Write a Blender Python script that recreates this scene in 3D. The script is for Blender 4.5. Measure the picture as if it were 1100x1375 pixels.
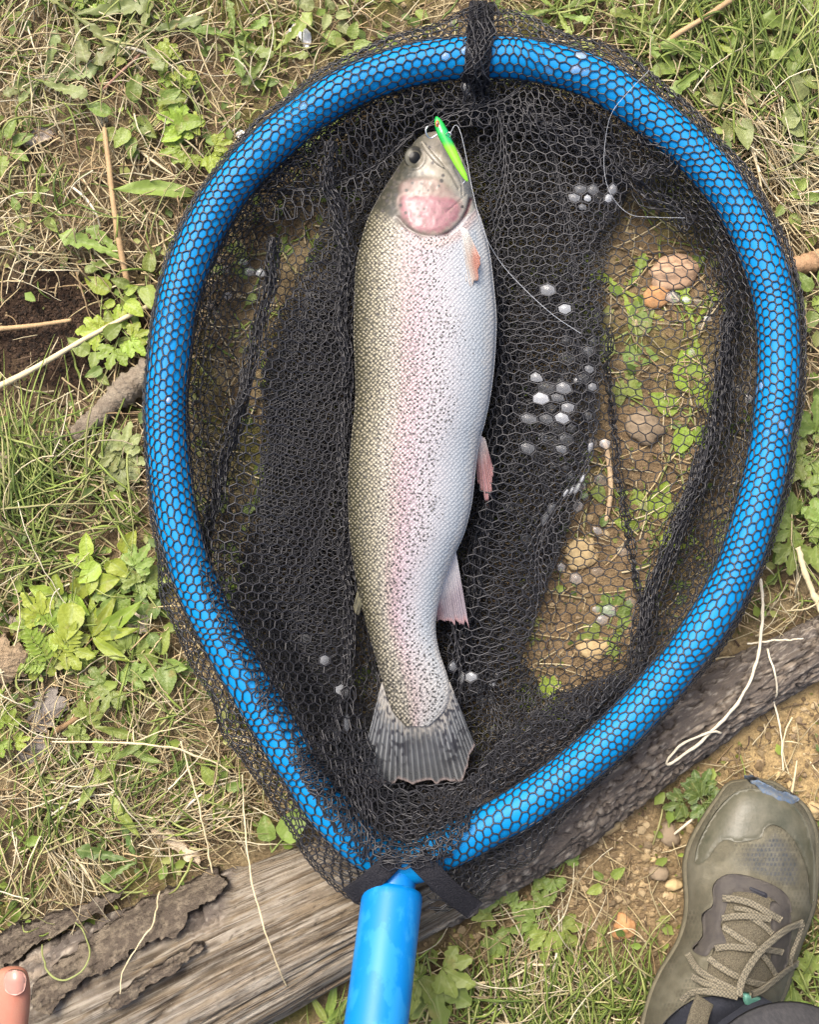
import bpy, bmesh, math, random
import numpy as np
from mathutils import Vector, Matrix
from mathutils.geometry import delaunay_2d_cdt

for o in list(bpy.data.objects): bpy.data.objects.remove(o)
scene = bpy.context.scene
COL = scene.collection
R = math.radians

# ------------------------------------------------------------------ camera
H = 1.10                    # lens height above the ground, looking straight down
S = 0.6875 / 1100           # metres on the ground per photograph pixel
cam_d = bpy.data.cameras.new('camera')
cam = bpy.data.objects.new('camera', cam_d); COL.objects.link(cam)
cam.location = (0, 0, H); cam.rotation_euler = (0, 0, 0)
cam_d.sensor_fit = 'HORIZONTAL'
cam_d.angle = 2 * math.atan(0.34375 / H)
cam_d.clip_start = 0.01; cam_d.clip_end = 200
scene.camera = cam

# ------------------------------------------------------------------ sky, sun, exposure
SUN_EL, SUN_AZ = 56, -32    # elevation, azimuth clockwise from +Y
w = bpy.data.worlds.new('World'); scene.world = w; w.use_nodes = True
nt = w.node_tree; bg = nt.nodes['Background']
sky = nt.nodes.new('ShaderNodeTexSky'); sky.sky_type = 'NISHITA'; sky.sun_disc = False
sky.sun_elevation = R(SUN_EL); sky.sun_rotation = R(SUN_AZ)
sky.air_density = 0.7; sky.dust_density = 6.0; sky.ozone_density = 0.6
nt.links.new(sky.outputs[0], bg.inputs[0]); bg.inputs[1].default_value = 0.15
sd = bpy.data.lights.new('sun', 'SUN'); sd.energy = 1.5; sd.angle = R(26); sd.color = (1.0, 0.95, 0.87)
sun = bpy.data.objects.new('sun', sd); COL.objects.link(sun)
sv = Vector((math.sin(R(SUN_AZ)) * math.cos(R(SUN_EL)), math.cos(R(SUN_AZ)) * math.cos(R(SUN_EL)), math.sin(R(SUN_EL))))
sun.rotation_euler = sv.to_track_quat('Z', 'Y').to_euler(); sun.location = sv * 3
vs = scene.view_settings; vs.view_transform = 'Standard'; vs.look = 'None'; vs.exposure = 1.12; vs.gamma = 1; vs.use_curve_mapping = False

# ------------------------------------------------------------------ helpers
rng = np.random.default_rng(7)
random.seed(7)

def P(px, py, z):
    """point of the place at height z that the photograph shows at (px, py)"""
    f = (H - z) / H
    return ((px - 550) * S * f, (687.5 - py) * S * f, z)
def PA(px, py, z):
    px = np.asarray(px, float); py = np.asarray(py, float); z = np.asarray(z, float) + 0 * px
    f = (H - z) / H
    return np.stack([(px - 550) * S * f, (687.5 - py) * S * f, z], -1)

def hash2(ix, iy, seed):
    n = (ix.astype(np.int64) * 374761393 + iy.astype(np.int64) * 668265263 + seed * 982451653) & 0x7fffffff
    n = ((n ^ (n >> 13)) * 1274126177) & 0x7fffffff
    n = n ^ (n >> 16)
    return (n & 0xffff) / 65535.0
def vnoise(x, y, seed=0):
    x = np.asarray(x, float); y = np.asarray(y, float)
    ix = np.floor(x); iy = np.floor(y); fx = x - ix; fy = y - iy
    fx = fx * fx * (3 - 2 * fx); fy = fy * fy * (3 - 2 * fy)
    ix = ix.astype(np.int64); iy = iy.astype(np.int64)
    a = hash2(ix, iy, seed); b = hash2(ix + 1, iy, seed); c = hash2(ix, iy + 1, seed); d = hash2(ix + 1, iy + 1, seed)
    return (a * (1 - fx) + b * fx) * (1 - fy) + (c * (1 - fx) + d * fx) * fy
def fbm(x, y, seed=0, oct=4):
    s = 0; a = 0.5; t = 0
    for i in range(oct):
        s = s + a * vnoise(x * 2 ** i, y * 2 ** i, seed + i * 17); t += a; a *= 0.5
    return s / t * 2 - 1
def smooth(e0, e1, x):
    t = np.clip((np.asarray(x, float) - e0) / (e1 - e0), 0, 1); return t * t * (3 - 2 * t)

def catmull(pts, n, closed=False):
    p = np.asarray(pts, float); m = len(p)
    if closed: q = np.concatenate([p[-1:], p, p[:2]]); segs = m
    else: q = np.concatenate([2 * p[:1] - p[1:2], p, 2 * p[-1:] - p[-2:-1]]); segs = m - 1
    t = np.linspace(0, segs, n, endpoint=not closed)
    i = np.minimum(t.astype(int), segs - 1); f = (t - i)[:, None]
    a, b, c, d = q[i], q[i + 1], q[i + 2], q[i + 3]
    return 0.5 * ((2 * b) + (c - a) * f + (2 * a - 5 * b + 4 * c - d) * f ** 2 + (3 * b - a - 3 * c + d) * f ** 3)
def resample(pts, n, closed=False):
    p = catmull(pts, 40 * len(pts), closed)
    if closed: p = np.concatenate([p, p[:1]])
    d = np.concatenate([[0], np.cumsum(np.linalg.norm(np.diff(p, axis=0), axis=1))])
    t = np.linspace(0, d[-1], n, endpoint=not closed)
    return np.stack([np.interp(t, d, p[:, k]) for k in range(p.shape[1])], -1)

def inside(px, py, poly):
    poly = np.asarray(poly, float); r = np.zeros(np.shape(px), bool); j = len(poly) - 1
    for i in range(len(poly)):
        xi, yi = poly[i]; xj, yj = poly[j]
        c = ((yi > py) != (yj > py)) & (px < (xj - xi) * (py - yi) / (yj - yi + 1e-12) + xi)
        r ^= c; j = i
    return r
def dist_line(px, py, pts, closed=False):
    pts = np.asarray(pts, float); d = np.full(np.shape(px), 1e9); n = len(pts)
    for i in range(n if closed else n - 1):
        a = pts[i]; b = pts[(i + 1) % n]; ab = b - a
        t = np.clip(((px - a[0]) * ab[0] + (py - a[1]) * ab[1]) / (ab @ ab + 1e-12), 0, 1)
        d = np.minimum(d, np.hypot(px - a[0] - t * ab[0], py - a[1] - t * ab[1]))
    return d
def sdf(px, py, poly):
    d = dist_line(px, py, poly, True); return np.where(inside(px, py, poly), d, -d)

def npmesh(name, v, faces, smooth_=True, cols=None, attrs=None, uv=None):
    """v (N,3); faces: list of (M,k) int arrays"""
    me = bpy.data.meshes.new(name)
    v = np.ascontiguousarray(v, np.float32)
    me.vertices.add(len(v)); me.vertices.foreach_set('co', v.ravel())
    faces = [np.asarray(f, np.int32) for f in (faces if isinstance(faces, list) else [faces]) if len(f)]
    li = np.concatenate([f.ravel() for f in faces]); cnt = np.concatenate([np.full(len(f), f.shape[1], np.int32) for f in faces])
    me.loops.add(len(li)); me.loops.foreach_set('vertex_index', li.astype(np.int32))
    me.polygons.add(len(cnt)); st = np.concatenate([[0], np.cumsum(cnt)[:-1]]).astype(np.int32)
    me.polygons.foreach_set('loop_start', st); me.polygons.foreach_set('loop_total', cnt)
    me.polygons.foreach_set('use_smooth', np.full(len(cnt), smooth_, bool))
    me.update(calc_edges=True); me.validate()
    if cols is not None:
        a = me.attributes.new('Col', 'FLOAT_COLOR', 'POINT')
        c = np.ones((len(v), 4), np.float32); c[:, :3] = cols; a.data.foreach_set('color', c.ravel())
    for k, val in (attrs or {}).items():
        a = me.attributes.new(k, 'FLOAT', 'POINT'); a.data.foreach_set('value', np.ascontiguousarray(val, np.float32))
    if uv is not None:
        a = me.attributes.new('pos2', 'FLOAT_VECTOR', 'POINT')
        u = np.zeros((len(v), 3), np.float32); u[:, :2] = uv; a.data.foreach_set('vector', u.ravel())
    return me
def link(name, me, m=None, parent=None, kind=None, loc=None):
    o = bpy.data.objects.new(name, me); COL.objects.link(o)
    if m is not None and me is not None:
        if not len(me.materials): me.materials.append(m)
    if parent is not None: o.parent = parent
    if kind: o['kind'] = kind
    if loc is not None: o.location = loc
    return o
def thing(name, label, cat, loc=(0, 0, 0), group=None, rz=0):
    o = bpy.data.objects.new(name, None); COL.objects.link(o); o.empty_display_size = 0.01
    o.location = loc; o.rotation_euler = (0, 0, rz); o['label'] = label; o['category'] = cat
    if group: o['group'] = group
    return o
def tag(o, label, cat, group=None):
    o['label'] = label; o['category'] = cat
    if group: o['group'] = group
    return o
def grid_faces(nu, nv, cu=False, cv=False):
    """vertex index u*nv+v"""
    a = np.arange(nu if cu else nu - 1)[:, None]; b = np.arange(nv if cv else nv - 1)[None, :]
    a2 = (a + 1) % nu; b2 = (b + 1) % nv
    return np.stack([a * nv + b, a2 * nv + b, a2 * nv + b2, a * nv + b2], -1).reshape(-1, 4)

def tubes(paths, ra, rb=None, sides=3, cap=False):
    """paths (N,K,3); ra,rb (N,K) sideways and upward radius"""
    paths = np.asarray(paths, float); N, K, _ = paths.shape
    ra = np.broadcast_to(np.asarray(ra, float), (N, K)); rb = ra if rb is None else np.broadcast_to(np.asarray(rb, float), (N, K))
    d = np.empty_like(paths); d[:, 1:-1] = paths[:, 2:] - paths[:, :-2]; d[:, 0] = paths[:, 1] - paths[:, 0]; d[:, -1] = paths[:, -1] - paths[:, -2]
    d /= np.linalg.norm(d, axis=2, keepdims=True) + 1e-12
    up = np.array([0.03, 0.05, 1.0])
    e1 = np.cross(d, up); e1 /= np.linalg.norm(e1, axis=2, keepdims=True) + 1e-12
    e2 = np.cross(e1, d)
    ang = np.arange(sides) * 2 * math.pi / sides + math.pi / 2
    v = paths[:, :, None, :] + (e1 * ra[:, :, None])[:, :, None, :] * np.cos(ang)[None, None, :, None] + (e2 * rb[:, :, None])[:, :, None, :] * np.sin(ang)[None, None, :, None]
    base = (np.arange(N) * K * sides)[:, None, None]; k = np.arange(K - 1)[None, :, None]; s = np.arange(sides)[None, None, :]; s2 = (s + 1) % sides
    q = np.stack([base + k * sides + s, base + k * sides + s2, base + (k + 1) * sides + s2, base + (k + 1) * sides + s], -1).reshape(-1, 4)
    fs = [q]
    if cap:
        b = (np.arange(N) * K * sides)[:, None]; s = np.arange(sides)[None, :]
        fs += [b + s[:, ::-1], b + (K - 1) * sides + s]
    return v.reshape(-1, 3), fs
def tube_obj(name, pts, r, m, parent=None, n=24, sides=8, rb=None, cols=None):
    p = resample(pts, n)
    rr = np.interp(np.linspace(0, 1, n), np.linspace(0, 1, len(np.atleast_1d(r))), np.atleast_1d(r)) if np.ndim(r) else np.full(n, r)
    rb_ = None if rb is None else (np.full((1, n), rb))
    v, f = tubes(p[None], rr[None], rb_, sides, True)
    return link(name, npmesh(name, v, f), m, parent)

# ------------------------------------------------------------------ materials
def mat(name, col=(0.5, 0.5, 0.5), rough=0.6, spec=0.4, attr=False, noise=None, bump=None, transl=0, coat=0, hue=0, sss=0, metallic=0, sheen=0):
    """noise: (scale, amount, colour2, stretch) ; bump: (scale, strength, distance)"""
    m = bpy.data.materials.new(name); m.use_nodes = True; t = m.node_tree; b = t.nodes['Principled BSDF']
    N = t.nodes.new; L = t.links.new
    b.inputs['Roughness'].default_value = rough; b.inputs['Specular IOR Level'].default_value = spec; b.inputs['Metallic'].default_value = metallic
    b.inputs['Coat Weight'].default_value = coat; b.inputs['Coat Roughness'].default_value = 0.15
    if sss: b.inputs['Subsurface Weight'].default_value = sss; b.inputs['Subsurface Radius'].default_value = (0.006, 0.003, 0.002); b.inputs['Subsurface Scale'].default_value = 1
    tc = N('ShaderNodeTexCoord')
    if attr:
        a = N('ShaderNodeAttribute'); a.attribute_name = 'Col'; c = a.outputs['Color']
    else:
        a = N('ShaderNodeRGB'); a.outputs[0].default_value = (*col, 1); c = a.outputs[0]
    if noise:
        sc, amt, col2 = noise[:3]
        mp = N('ShaderNodeMapping'); L(tc.outputs['Object'], mp.inputs[0])
        if len(noise) > 3: mp.inputs['Scale'].default_value = noise[3]
        n = N('ShaderNodeTexNoise'); n.inputs['Scale'].default_value = sc; n.inputs['Detail'].default_value = 6; n.inputs['Roughness'].default_value = 0.65
        L(mp.outputs[0], n.inputs['Vector'])
        r = N('ShaderNodeMapRange'); lo_hi = noise[4] if len(noise) > 4 else (0.35, 0.68); r.inputs[1].default_value = lo_hi[0]; r.inputs[2].default_value = lo_hi[1]; r.inputs[4].default_value = amt; L(n.outputs[0], r.inputs[0])
        mx = N('ShaderNodeMix'); mx.data_type = 'RGBA'; L(r.outputs[0], mx.inputs[0]); L(c, mx.inputs[6]); mx.inputs[7].default_value = (*col2, 1); c = mx.outputs[2]
    if hue:
        oi = N('ShaderNodeObjectInfo'); hs = N('ShaderNodeHueSaturation'); r = N('ShaderNodeMapRange'); L(oi.outputs['Random'], r.inputs[0])
        r.inputs[3].default_value = 0.5 - hue; r.inputs[4].default_value = 0.5 + hue * 0.8; L(r.outputs[0], hs.inputs['Hue'])
        r2 = N('ShaderNodeMapRange'); mu = N('ShaderNodeMath'); mu.operation = 'FRACT'; m3 = N('ShaderNodeMath'); m3.operation = 'MULTIPLY'; m3.inputs[1].default_value = 7.31
        L(oi.outputs['Random'], m3.inputs[0]); L(m3.outputs[0], mu.inputs[0]); L(mu.outputs[0], r2.inputs[0]); r2.inputs[3].default_value = 0.7; r2.inputs[4].default_value = 1.25; L(r2.outputs[0], hs.inputs['Value'])
        L(c, hs.inputs['Color']); c = hs.outputs[0]
    L(c, b.inputs['Base Color'])
    if bump:
        n = N('ShaderNodeTexNoise'); n.inputs['Scale'].default_value = bump[0]; n.inputs['Detail'].default_value = 5
        L(tc.outputs['Object'], n.inputs['Vector'])
        bp = N('ShaderNodeBump'); bp.inputs['Strength'].default_value = bump[1]; bp.inputs['Distance'].default_value = bump[2]; L(n.outputs[0], bp.inputs['Height']); L(bp.outputs[0], b.inputs['Normal'])
    if transl:
        tr = N('ShaderNodeBsdfTranslucent'); L(c, tr.inputs[0]); ms = N('ShaderNodeMixShader'); ms.inputs[0].default_value = transl
        out = t.nodes['Material Output']; L(b.outputs[0], ms.inputs[1]); L(tr.outputs[0], ms.inputs[2]); L(ms.outputs[0], out.inputs[0])
    m['c'] = 1
    return m

# ------------------------------------------------------------------ layout curves (photograph pixels)
HOOP = [(640, 78), (700, 80), (757, 92), (809, 112), (875, 158), (938, 212), (987, 272), (1018, 333), (1040, 403), (1046, 491), (1035, 595), (1021, 664), (998, 743), (973, 798), (935, 860), (881, 928), (827, 985), (765, 1038), (709, 1078), (650, 1112), (596, 1140), (553, 1158), (515, 1150), (480, 1128), (440, 1085), (400, 1027), (362, 966), (328, 908), (295, 850), (265, 788), (243, 720), (229, 640), (223, 559), (227, 486), (243, 389), (279, 300), (325, 233), (378, 182), (425, 145), (472, 117), (513, 100), (555, 88), (597, 81)]
HP = resample(HOOP, 420, True)
def hoop_z(py): return 0.047 + (np.asarray(py) - 80) / 1080 * 0.048
TR = 27.5 * S * 0.94        # tube radius
NP_ = len(HP)
tan = np.roll(HP, -1, 0) - np.roll(HP, 1, 0); tan /= np.linalg.norm(tan, axis=1, keepdims=True)
INW = np.stack([-tan[:, 1], tan[:, 0]], -1)      # clockwise on screen (y down): inward
if ((np.array([600, 600]) - HP) * INW).sum() < 0: INW = -INW
INNER = HP + INW * 22

LOG = [(-420, 1640, 150), (-150, 1500, 140), (100, 1385, 122), (361, 1256, 104), (640, 1125, 83), (874, 992, 59), (1093, 871, 34), (1300, 760, 26)]
LOGC = np.array([l[:2] for l in LOG], float); LOGR = np.array([l[2] for l in LOG], float)
def log_dist(px, py):
    p = resample(np.c_[LOGC, LOGR], 160)
    d = np.full(np.shape(px), 1e9); rr = np.zeros(np.shape(px))
    for q in p:
        e = np.hypot(px - q[0], py - q[1]); k = e < d; d = np.where(k, e, d); rr = np.where(k, q[2], rr)
    return d - rr

def bump_g(px, py, cx, cy, r, ry=None):
    return np.exp(-(((px - cx) / r) ** 2 + ((py - cy) / (ry or r)) ** 2))
def gz(px, py):
    """relief of the ground"""
    px = np.asarray(px, float); py = np.asarray(py, float)
    z = 0.010 * fbm(px / 260, py / 260, 3, 3) + 0.0045 * fbm(px / 45, py / 45, 11, 3) + 0.002 * fbm(px / 14, py / 14, 23, 2)
    z = z - 0.006 * bump_g(px, py, 80, 440, 110, 70)
    return z * 0.8

# ------------------------------------------------------------------ the ground
dx = np.concatenate([[-60, -20, -7, -3, -1.6], np.linspace(-0.9, 0.9, 451), [1.6, 3, 7, 20, 60]])
dy = np.concatenate([[-60, -20, -7, -3, -1.6], np.linspace(-1.0, 1.0, 501), [1.6, 3, 7, 20, 60]])
X, Y = np.meshgrid(dx, dy, indexing='ij'); PX = X / S + 550; PY = 687.5 - Y / S
Z = gz(PX, PY) * np.where((abs(X) < 1.2) & (abs(Y) < 1.2), 1, 0)
def lerp(a, b, t): return a + (np.asarray(b) - a) * t[..., None]
c = np.zeros(X.shape + (3,)) + (0.22, 0.165, 0.092)
n1 = fbm(PX / 90, PY / 90, 5, 4); n2 = fbm(PX / 30, PY / 30, 9, 4); n3 = fbm(PX / 200, PY / 200, 31, 3)
c = lerp(c, (0.31, 0.245, 0.135), smooth(-0.1, 0.5, n2))
c = lerp(c, (0.14, 0.135, 0.032), 0.85 * smooth(0.05, 0.4, n1))
c = lerp(c, (0.06, 0.04, 0.022), smooth(0.15, 0.5, -n2) * 0.75)
c = lerp(c, (0.035, 0.021, 0.014), np.clip(1.9 * bump_g(PX, PY, 75, 442, 150, 78) * (1 + n2), 0, 1))
c = lerp(c, (0.44, 0.32, 0.155), np.clip(1.5 * bump_g(PX, PY, 1080, 1000, 150, 110) * (1 + 0.5 * n2), 0, 0.95))
c = lerp(c, (0.27, 0.195, 0.105), np.clip(1.5 * bump_g(PX, PY, 830, 1190, 150, 120) * (1 + 0.6 * n2), 0, 0.9))
c = lerp(c, (0.26, 0.18, 0.10), np.clip(1.4 * (bump_g(PX, PY, 800, 790, 110, 120) + bump_g(PX, PY, 910, 390, 70, 60) + bump_g(PX, PY, 880, 580, 60, 60)) * (1 + n2), 0, 0.9))
ground_m = mat('ground_soil', attr=True, rough=0.95, spec=0.15, noise=(260, 0.55, (0.05, 0.034, 0.02)), bump=(420, 0.7, 0.004))
g = link('ground', npmesh('ground', np.stack([X, Y, Z], -1).reshape(-1, 3), grid_faces(len(dx), len(dy)), True, c.reshape(-1, 3)), ground_m, kind='structure')

# ------------------------------------------------------------------ the fallen log
NL, NA = 560, 240
lp = resample(np.c_[LOGC, LOGR], NL)
th = np.linspace(0, 2 * math.pi, NA, endpoint=False)
lx = lp[:, 0]; ly = lp[:, 1]; lr = lp[:, 2] * S * 0.96
zc_log = np.interp(lx, [-400, 361, 1100], [0.005, 0.004, 0.008])
w0 = PA(lx, ly, zc_log); d = np.gradient(w0, axis=0); d /= np.linalg.norm(d, axis=1, keepdims=True)
side = np.cross(d, [0, 0, 1]); side /= np.linalg.norm(side, axis=1, keepdims=True); upv = np.cross(side, d)
A, U = np.meshgrid(th, np.arange(NL) / NL, indexing='xy')
LXg = lx[:, None] + 0 * A
bark = smooth(-0.25, 0.25, (LXg - 600) / 90 + 1.3 * fbm(A * 3, U * 18, 71, 3) + 0.9 * np.maximum(0, -np.cos(A - 0.6)) * 0)
bark = np.maximum(bark, smooth(0.1, 0.35, np.cos(A - math.pi * 0.98) - 0.42 + 0.28 * fbm(U * 26, A * 2, 77, 3) - 0.9 * smooth(330, 400, LXg)))   # strip of bark along the upper edge at left
grain = fbm(A * 14 + 0.6 * fbm(U * 20, A * 2, 5, 2), U * 9, 41, 4)
crack = -np.maximum(0, 0.10 - np.abs(fbm(A * 5 + 0.4 * fbm(U * 14, A, 8, 2), U * 4.5, 55, 3))) * 10
plates = np.maximum(0, 0.13 - np.abs(fbm(U * 130, A * 3.2, 61, 3))) * 7
disp = (1 - bark) * (0.0007 * fbm(A * 42, U * 26, 47, 2) + 0.0022 * grain + 0.0040 * crack) + bark * (0.0035 + 0.0030 * fbm(U * 75, A * 9, 63, 4) - 0.0050 * plates + 0.002 * grain)
plates = plates * bark
disp += 0.006 * fbm(U * 9, A * 1.2, 91, 2)
rad = lr[:, None] + disp
V = w0[:, None, :] + side[:, None, :] * (np.cos(A) * rad)[..., None] + upv[:, None, :] * (np.sin(A) * rad * 0.92)[..., None]
wood = np.zeros(A.shape + (3,)) + (0.30, 0.235, 0.155)
wood = lerp(wood, (0.40, 0.35, 0.275), smooth(-0.2, 0.4, fbm(A * 10, U * 6, 43, 4)))
wood = lerp(wood, (0.17, 0.125, 0.08), smooth(0.05, 0.5, -grain) * 0.8)
streak = fbm(A * 55 + 0.8 * fbm(U * 30, A * 3, 15, 2), U * 40, 47, 4)
wood = lerp(wood, (0.50, 0.455, 0.37), smooth(0.05, 0.5, streak) * 0.75)
wood = lerp(wood, (0.13, 0.095, 0.06), smooth(0.1, 0.5, -streak) * 0.75)
wood = lerp(wood, (0.06, 0.045, 0.03), np.clip(-crack, 0, 1) * 0.85)
bk = np.zeros(A.shape + (3,)) + (0.115, 0.096, 0.080)
bk = lerp(bk, (0.25, 0.205, 0.155), smooth(0.15, 0.6, fbm(U * 90, A * 8, 65, 4)))
bk = lerp(bk, (0.36, 0.32, 0.26), smooth(0.2, 0.5, fbm(U * 240, A * 22, 67, 3)) * 0.7)
bk = lerp(bk, (0.035, 0.027, 0.022), np.clip(plates, 0, 1) * 0.8)
knots = smooth(0.55, 0.7, fbm(A * 7, U * 60, 49, 3)); wood = lerp(wood, (0.12, 0.09, 0.06), knots * 0.7)
hair = smooth(0.035, 0.0, np.abs(fbm(A * 24 + 0.5 * fbm(U * 25, A * 2, 16, 2), U * 10, 48, 3))); wood = lerp(wood, (0.055, 0.04, 0.028), hair * 0.8)
wood = wood * 0.74
wc = wood + (bk - wood) * bark[..., None]
log_m = bpy.data.materials.new('weathered_wood'); log_m.use_nodes = True
def log_nodes(t):
    b = t.nodes['Principled BSDF']; N = t.nodes.new; L = t.links.new
    def at(n): q = N('ShaderNodeAttribute'); q.attribute_name = n; return q
    def noise(scale, detail=6, rough=0.65):
        mp = N('ShaderNodeMapping'); mp.inputs['Scale'].default_value = scale; L(at('pos2').outputs['Vector'], mp.inputs[0])
        n = N('ShaderNodeTexNoise'); n.inputs['Scale'].default_value = 1; n.inputs['Detail'].default_value = detail; n.inputs['Roughness'].default_value = rough; n.inputs['Distortion'].default_value = 0.3; L(mp.outputs[0], n.inputs['Vector']); return n.outputs[0]
    def rng_(x, a, b_, c=0, d=1):
        r = N('ShaderNodeMapRange'); r.inputs[1].default_value = a; r.inputs[2].default_value = b_; r.inputs[3].default_value = c; r.inputs[4].default_value = d; L(x, r.inputs[0]); return r.outputs[0]
    def mul(x, y):
        q = N('ShaderNodeMath'); q.operation = 'MULTIPLY'
        for i, k in enumerate((x, y)):
            if isinstance(k, float): q.inputs[i].default_value = k
            else: L(k, q.inputs[i])
        return q.outputs[0]
    def mix(f, c1, c2):
        q = N('ShaderNodeMix'); q.data_type = 'RGBA'; L(f, q.inputs[0]); L(c1, q.inputs[6]); q.inputs[7].default_value = (*c2, 1); return q.outputs[2]
    bare = at('bare').outputs['Fac']; col = at('Col').outputs['Color']
    st = noise((0.035, 1.6, 1)); fine = noise((0.10, 4.5, 1)); iso = noise((0.8, 0.9, 1)); iso2 = noise((2.5, 2.5, 1))
    col = mix(mul(rng_(st, 0.52, 0.66), mul(bare, 0.75)), col, (0.40, 0.36, 0.29))
    col = mix(mul(rng_(fine, 0.47, 0.36), mul(bare, 0.85)), col, (0.065, 0.048, 0.033))
    col = mix(mul(rng_(iso, 0.56, 0.70), 0.45), col, (0.13, 0.105, 0.08))
    col = mix(mul(rng_(iso2, 0.58, 0.72), 0.45), col, (0.34, 0.30, 0.24))
    L(col, b.inputs['Base Color']); b.inputs['Roughness'].default_value = 0.88; b.inputs['Specular IOR Level'].default_value = 0.2
    ad = N('ShaderNodeMath'); ad.operation = 'ADD'; L(mul(fine, bare), ad.inputs[0]); L(mul(iso2, 0.6), ad.inputs[1])
    bp = N('ShaderNodeBump'); bp.inputs['Strength'].default_value = 0.9; bp.inputs['Distance'].default_value = 0.003; L(ad.outputs[0], bp.inputs['Height']); L(bp.outputs[0], b.inputs['Normal'])
log_nodes(log_m.node_tree)
log = link('fallen_log', npmesh('log_wood', V.reshape(-1, 3), grid_faces(NL, NA, False, True), True, wc.reshape(-1, 3), {'bare': 1 - bark.reshape(-1)}, np.stack([U * 220, np.abs(A - math.pi * 1.5) * 10], -1).reshape(-1, 2)), log_m)
tag(log, 'grey weathered fallen log, bark peeling, lying diagonally under the net handle', 'log')
# ------------------------------------------------------------------ loose ground cover (stuff)
def zone(px, py, straw):
    """how densely straw or small green things grow here"""
    inn = inside(px, py, INNER)
    ld = log_dist(px, py)
    out = np.where(ld < 8, 0.0, 1.0)
    shoe = inside(px, py, [(960, 1055), (1030, 1045), (1090, 1090), (1098, 1200), (1070, 1300), (1040, 1420), (1000, 1560), (850, 1560), (860, 1375), (915, 1250), (915, 1160)])
    out = np.where(shoe, 0.0, out)
    soil = np.clip(1.25 * bump_g(px, py, 75, 442, 140, 74), 0, 1); dirt = bump_g(px, py, 1080, 1000, 120, 100); peb = bump_g(px, py, 830, 1180, 120, 100)
    if straw:
        out = out * (1 - 0.97 * soil) * (1 - 0.8 * dirt) * (1 - 0.75 * peb) * np.where(inn, 0.28, 1)
        out = out * np.clip(0.55 + 0.7 * fbm(px / 90, py / 90, 101, 3) + 0.8 * bump_g(px, py, 1000, 260, 110, 130) + 0.5 * bump_g(px, py, 230, 1060, 160, 90) + 0.4 * bump_g(px, py, 120, 280, 220, 160), 0.05, 1)
    else:
        out = out * (1 - 0.95 * soil) * (1 - 0.97 * dirt) * (1 - 0.9 * peb) * np.where(inn, 0.45, 1)
        out = out * np.clip(0.35 + 0.9 * fbm(px / 80, py / 80, 131, 3) + 0.5 * bump_g(px, py, 130, 780, 120, 190) + 0.7 * bump_g(px, py, 980, 60, 180, 110), 0.02, 1)
    return out
def scatter(n, straw, x0=-480, x1=1580, y0=-480, y1=1750):
    px = rng.uniform(x0, x1, n * 3); py = rng.uniform(y0, y1, n * 3)
    k = rng.uniform(0, 1, n * 3) < zone(px, py, straw); return px[k][:n], py[k][:n]
def wisps(px, py, L, ang, K, curl, lift, arch):
    """curved paths that start at px,py; lengths in px"""
    n = len(px); t = np.linspace(0, 1, K)[None, :]
    a = ang[:, None] + curl[:, None] * t
    sx = np.cumsum(np.cos(a), 1) - np.cos(a[:, :1]); sy = np.cumsum(np.sin(a), 1) - np.sin(a[:, :1])
    X = px[:, None] + sx * (L / (K - 1))[:, None]; Y = py[:, None] - sy * (L / (K - 1))[:, None]
    jj = np.minimum(0.9, L * 0.012)[:, None]; X += jj * rng.uniform(-1, 1, X.shape); Y += jj * rng.uniform(-1, 1, Y.shape)
    z = gz(X, Y) + 0.0012 + lift[:, None] + arch[:, None] * np.sin(t * math.pi)
    w_ = np.stack([(X - 550) * S, (687.5 - Y) * S, z], -1)
    return w_, X, Y
straw_m = mat('dry_straw', attr=True, rough=0.75, spec=0.25, transl=0.12)
blade_m = mat('grass_blade', attr=True, rough=0.5, spec=0.35, transl=0.3)

def straw_stuff(n, lens, rads, name, cols, seed_arch=0.006):
    px, py = scatter(n, True); n = len(px)
    L = rng.uniform(*lens, n) * rng.uniform(0.6, 1.2, n); ang = rng.uniform(0, 2 * math.pi, n)
    inn = inside(px, py, INNER)
    p, X, Y = wisps(px, py, L, ang, 7, rng.normal(0, 0.55, n) * rng.uniform(0, 1.6, n), np.where(inn, 0.001, rng.uniform(0, 0.010, n)), np.where(inn, 0.001, np.abs(rng.normal(0, seed_arch, n))))
    bad = (log_dist(X, Y).min(1) < -6); p = p[~bad]; m = len(p)
    r = rng.uniform(*rads, m)[:, None] * np.linspace(1, 0.45, 7)[None, :]
    v, f = tubes(p, r, r * 0.6, 4)
    ci = rng.integers(0, len(cols), m); col = np.array(cols)[ci] * rng.uniform(0.7, 1.2, (m, 1))
    o = link(name, npmesh(name, v, f, True, np.repeat(col, 7 * 4, 0)), straw_m, kind='stuff')
    return o
o = straw_stuff(14000, (25, 100), (0.0004, 0.00095), 'straw_litter', [(0.52, 0.42, 0.23), (0.46, 0.35, 0.19), (0.62, 0.53, 0.33), (0.30, 0.21, 0.11), (0.42, 0.35, 0.20), (0.24, 0.17, 0.10), (0.55, 0.47, 0.30)])
tag(o, 'tangled dry straw and dead grass stalks covering the bare ground', 'straw')
px, py = scatter(1050, True); n = len(px); L_ = rng.uniform(40, 120, n)
p, X, Y = wisps(px, py, L_, rng.uniform(0, 6.28, n), 9, rng.normal(0, 0.8, n), rng.uniform(0.012, 0.026, n), np.abs(rng.normal(0, 0.006, n)))
k = ~inside(X, Y, HP - INW * 36).any(1) & (log_dist(X, Y).min(1) > 0); p = p[k]; m = len(p); r = rng.uniform(0.0004, 0.0008, m)[:, None] * np.linspace(1, 0.4, 9)[None, :]
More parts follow.
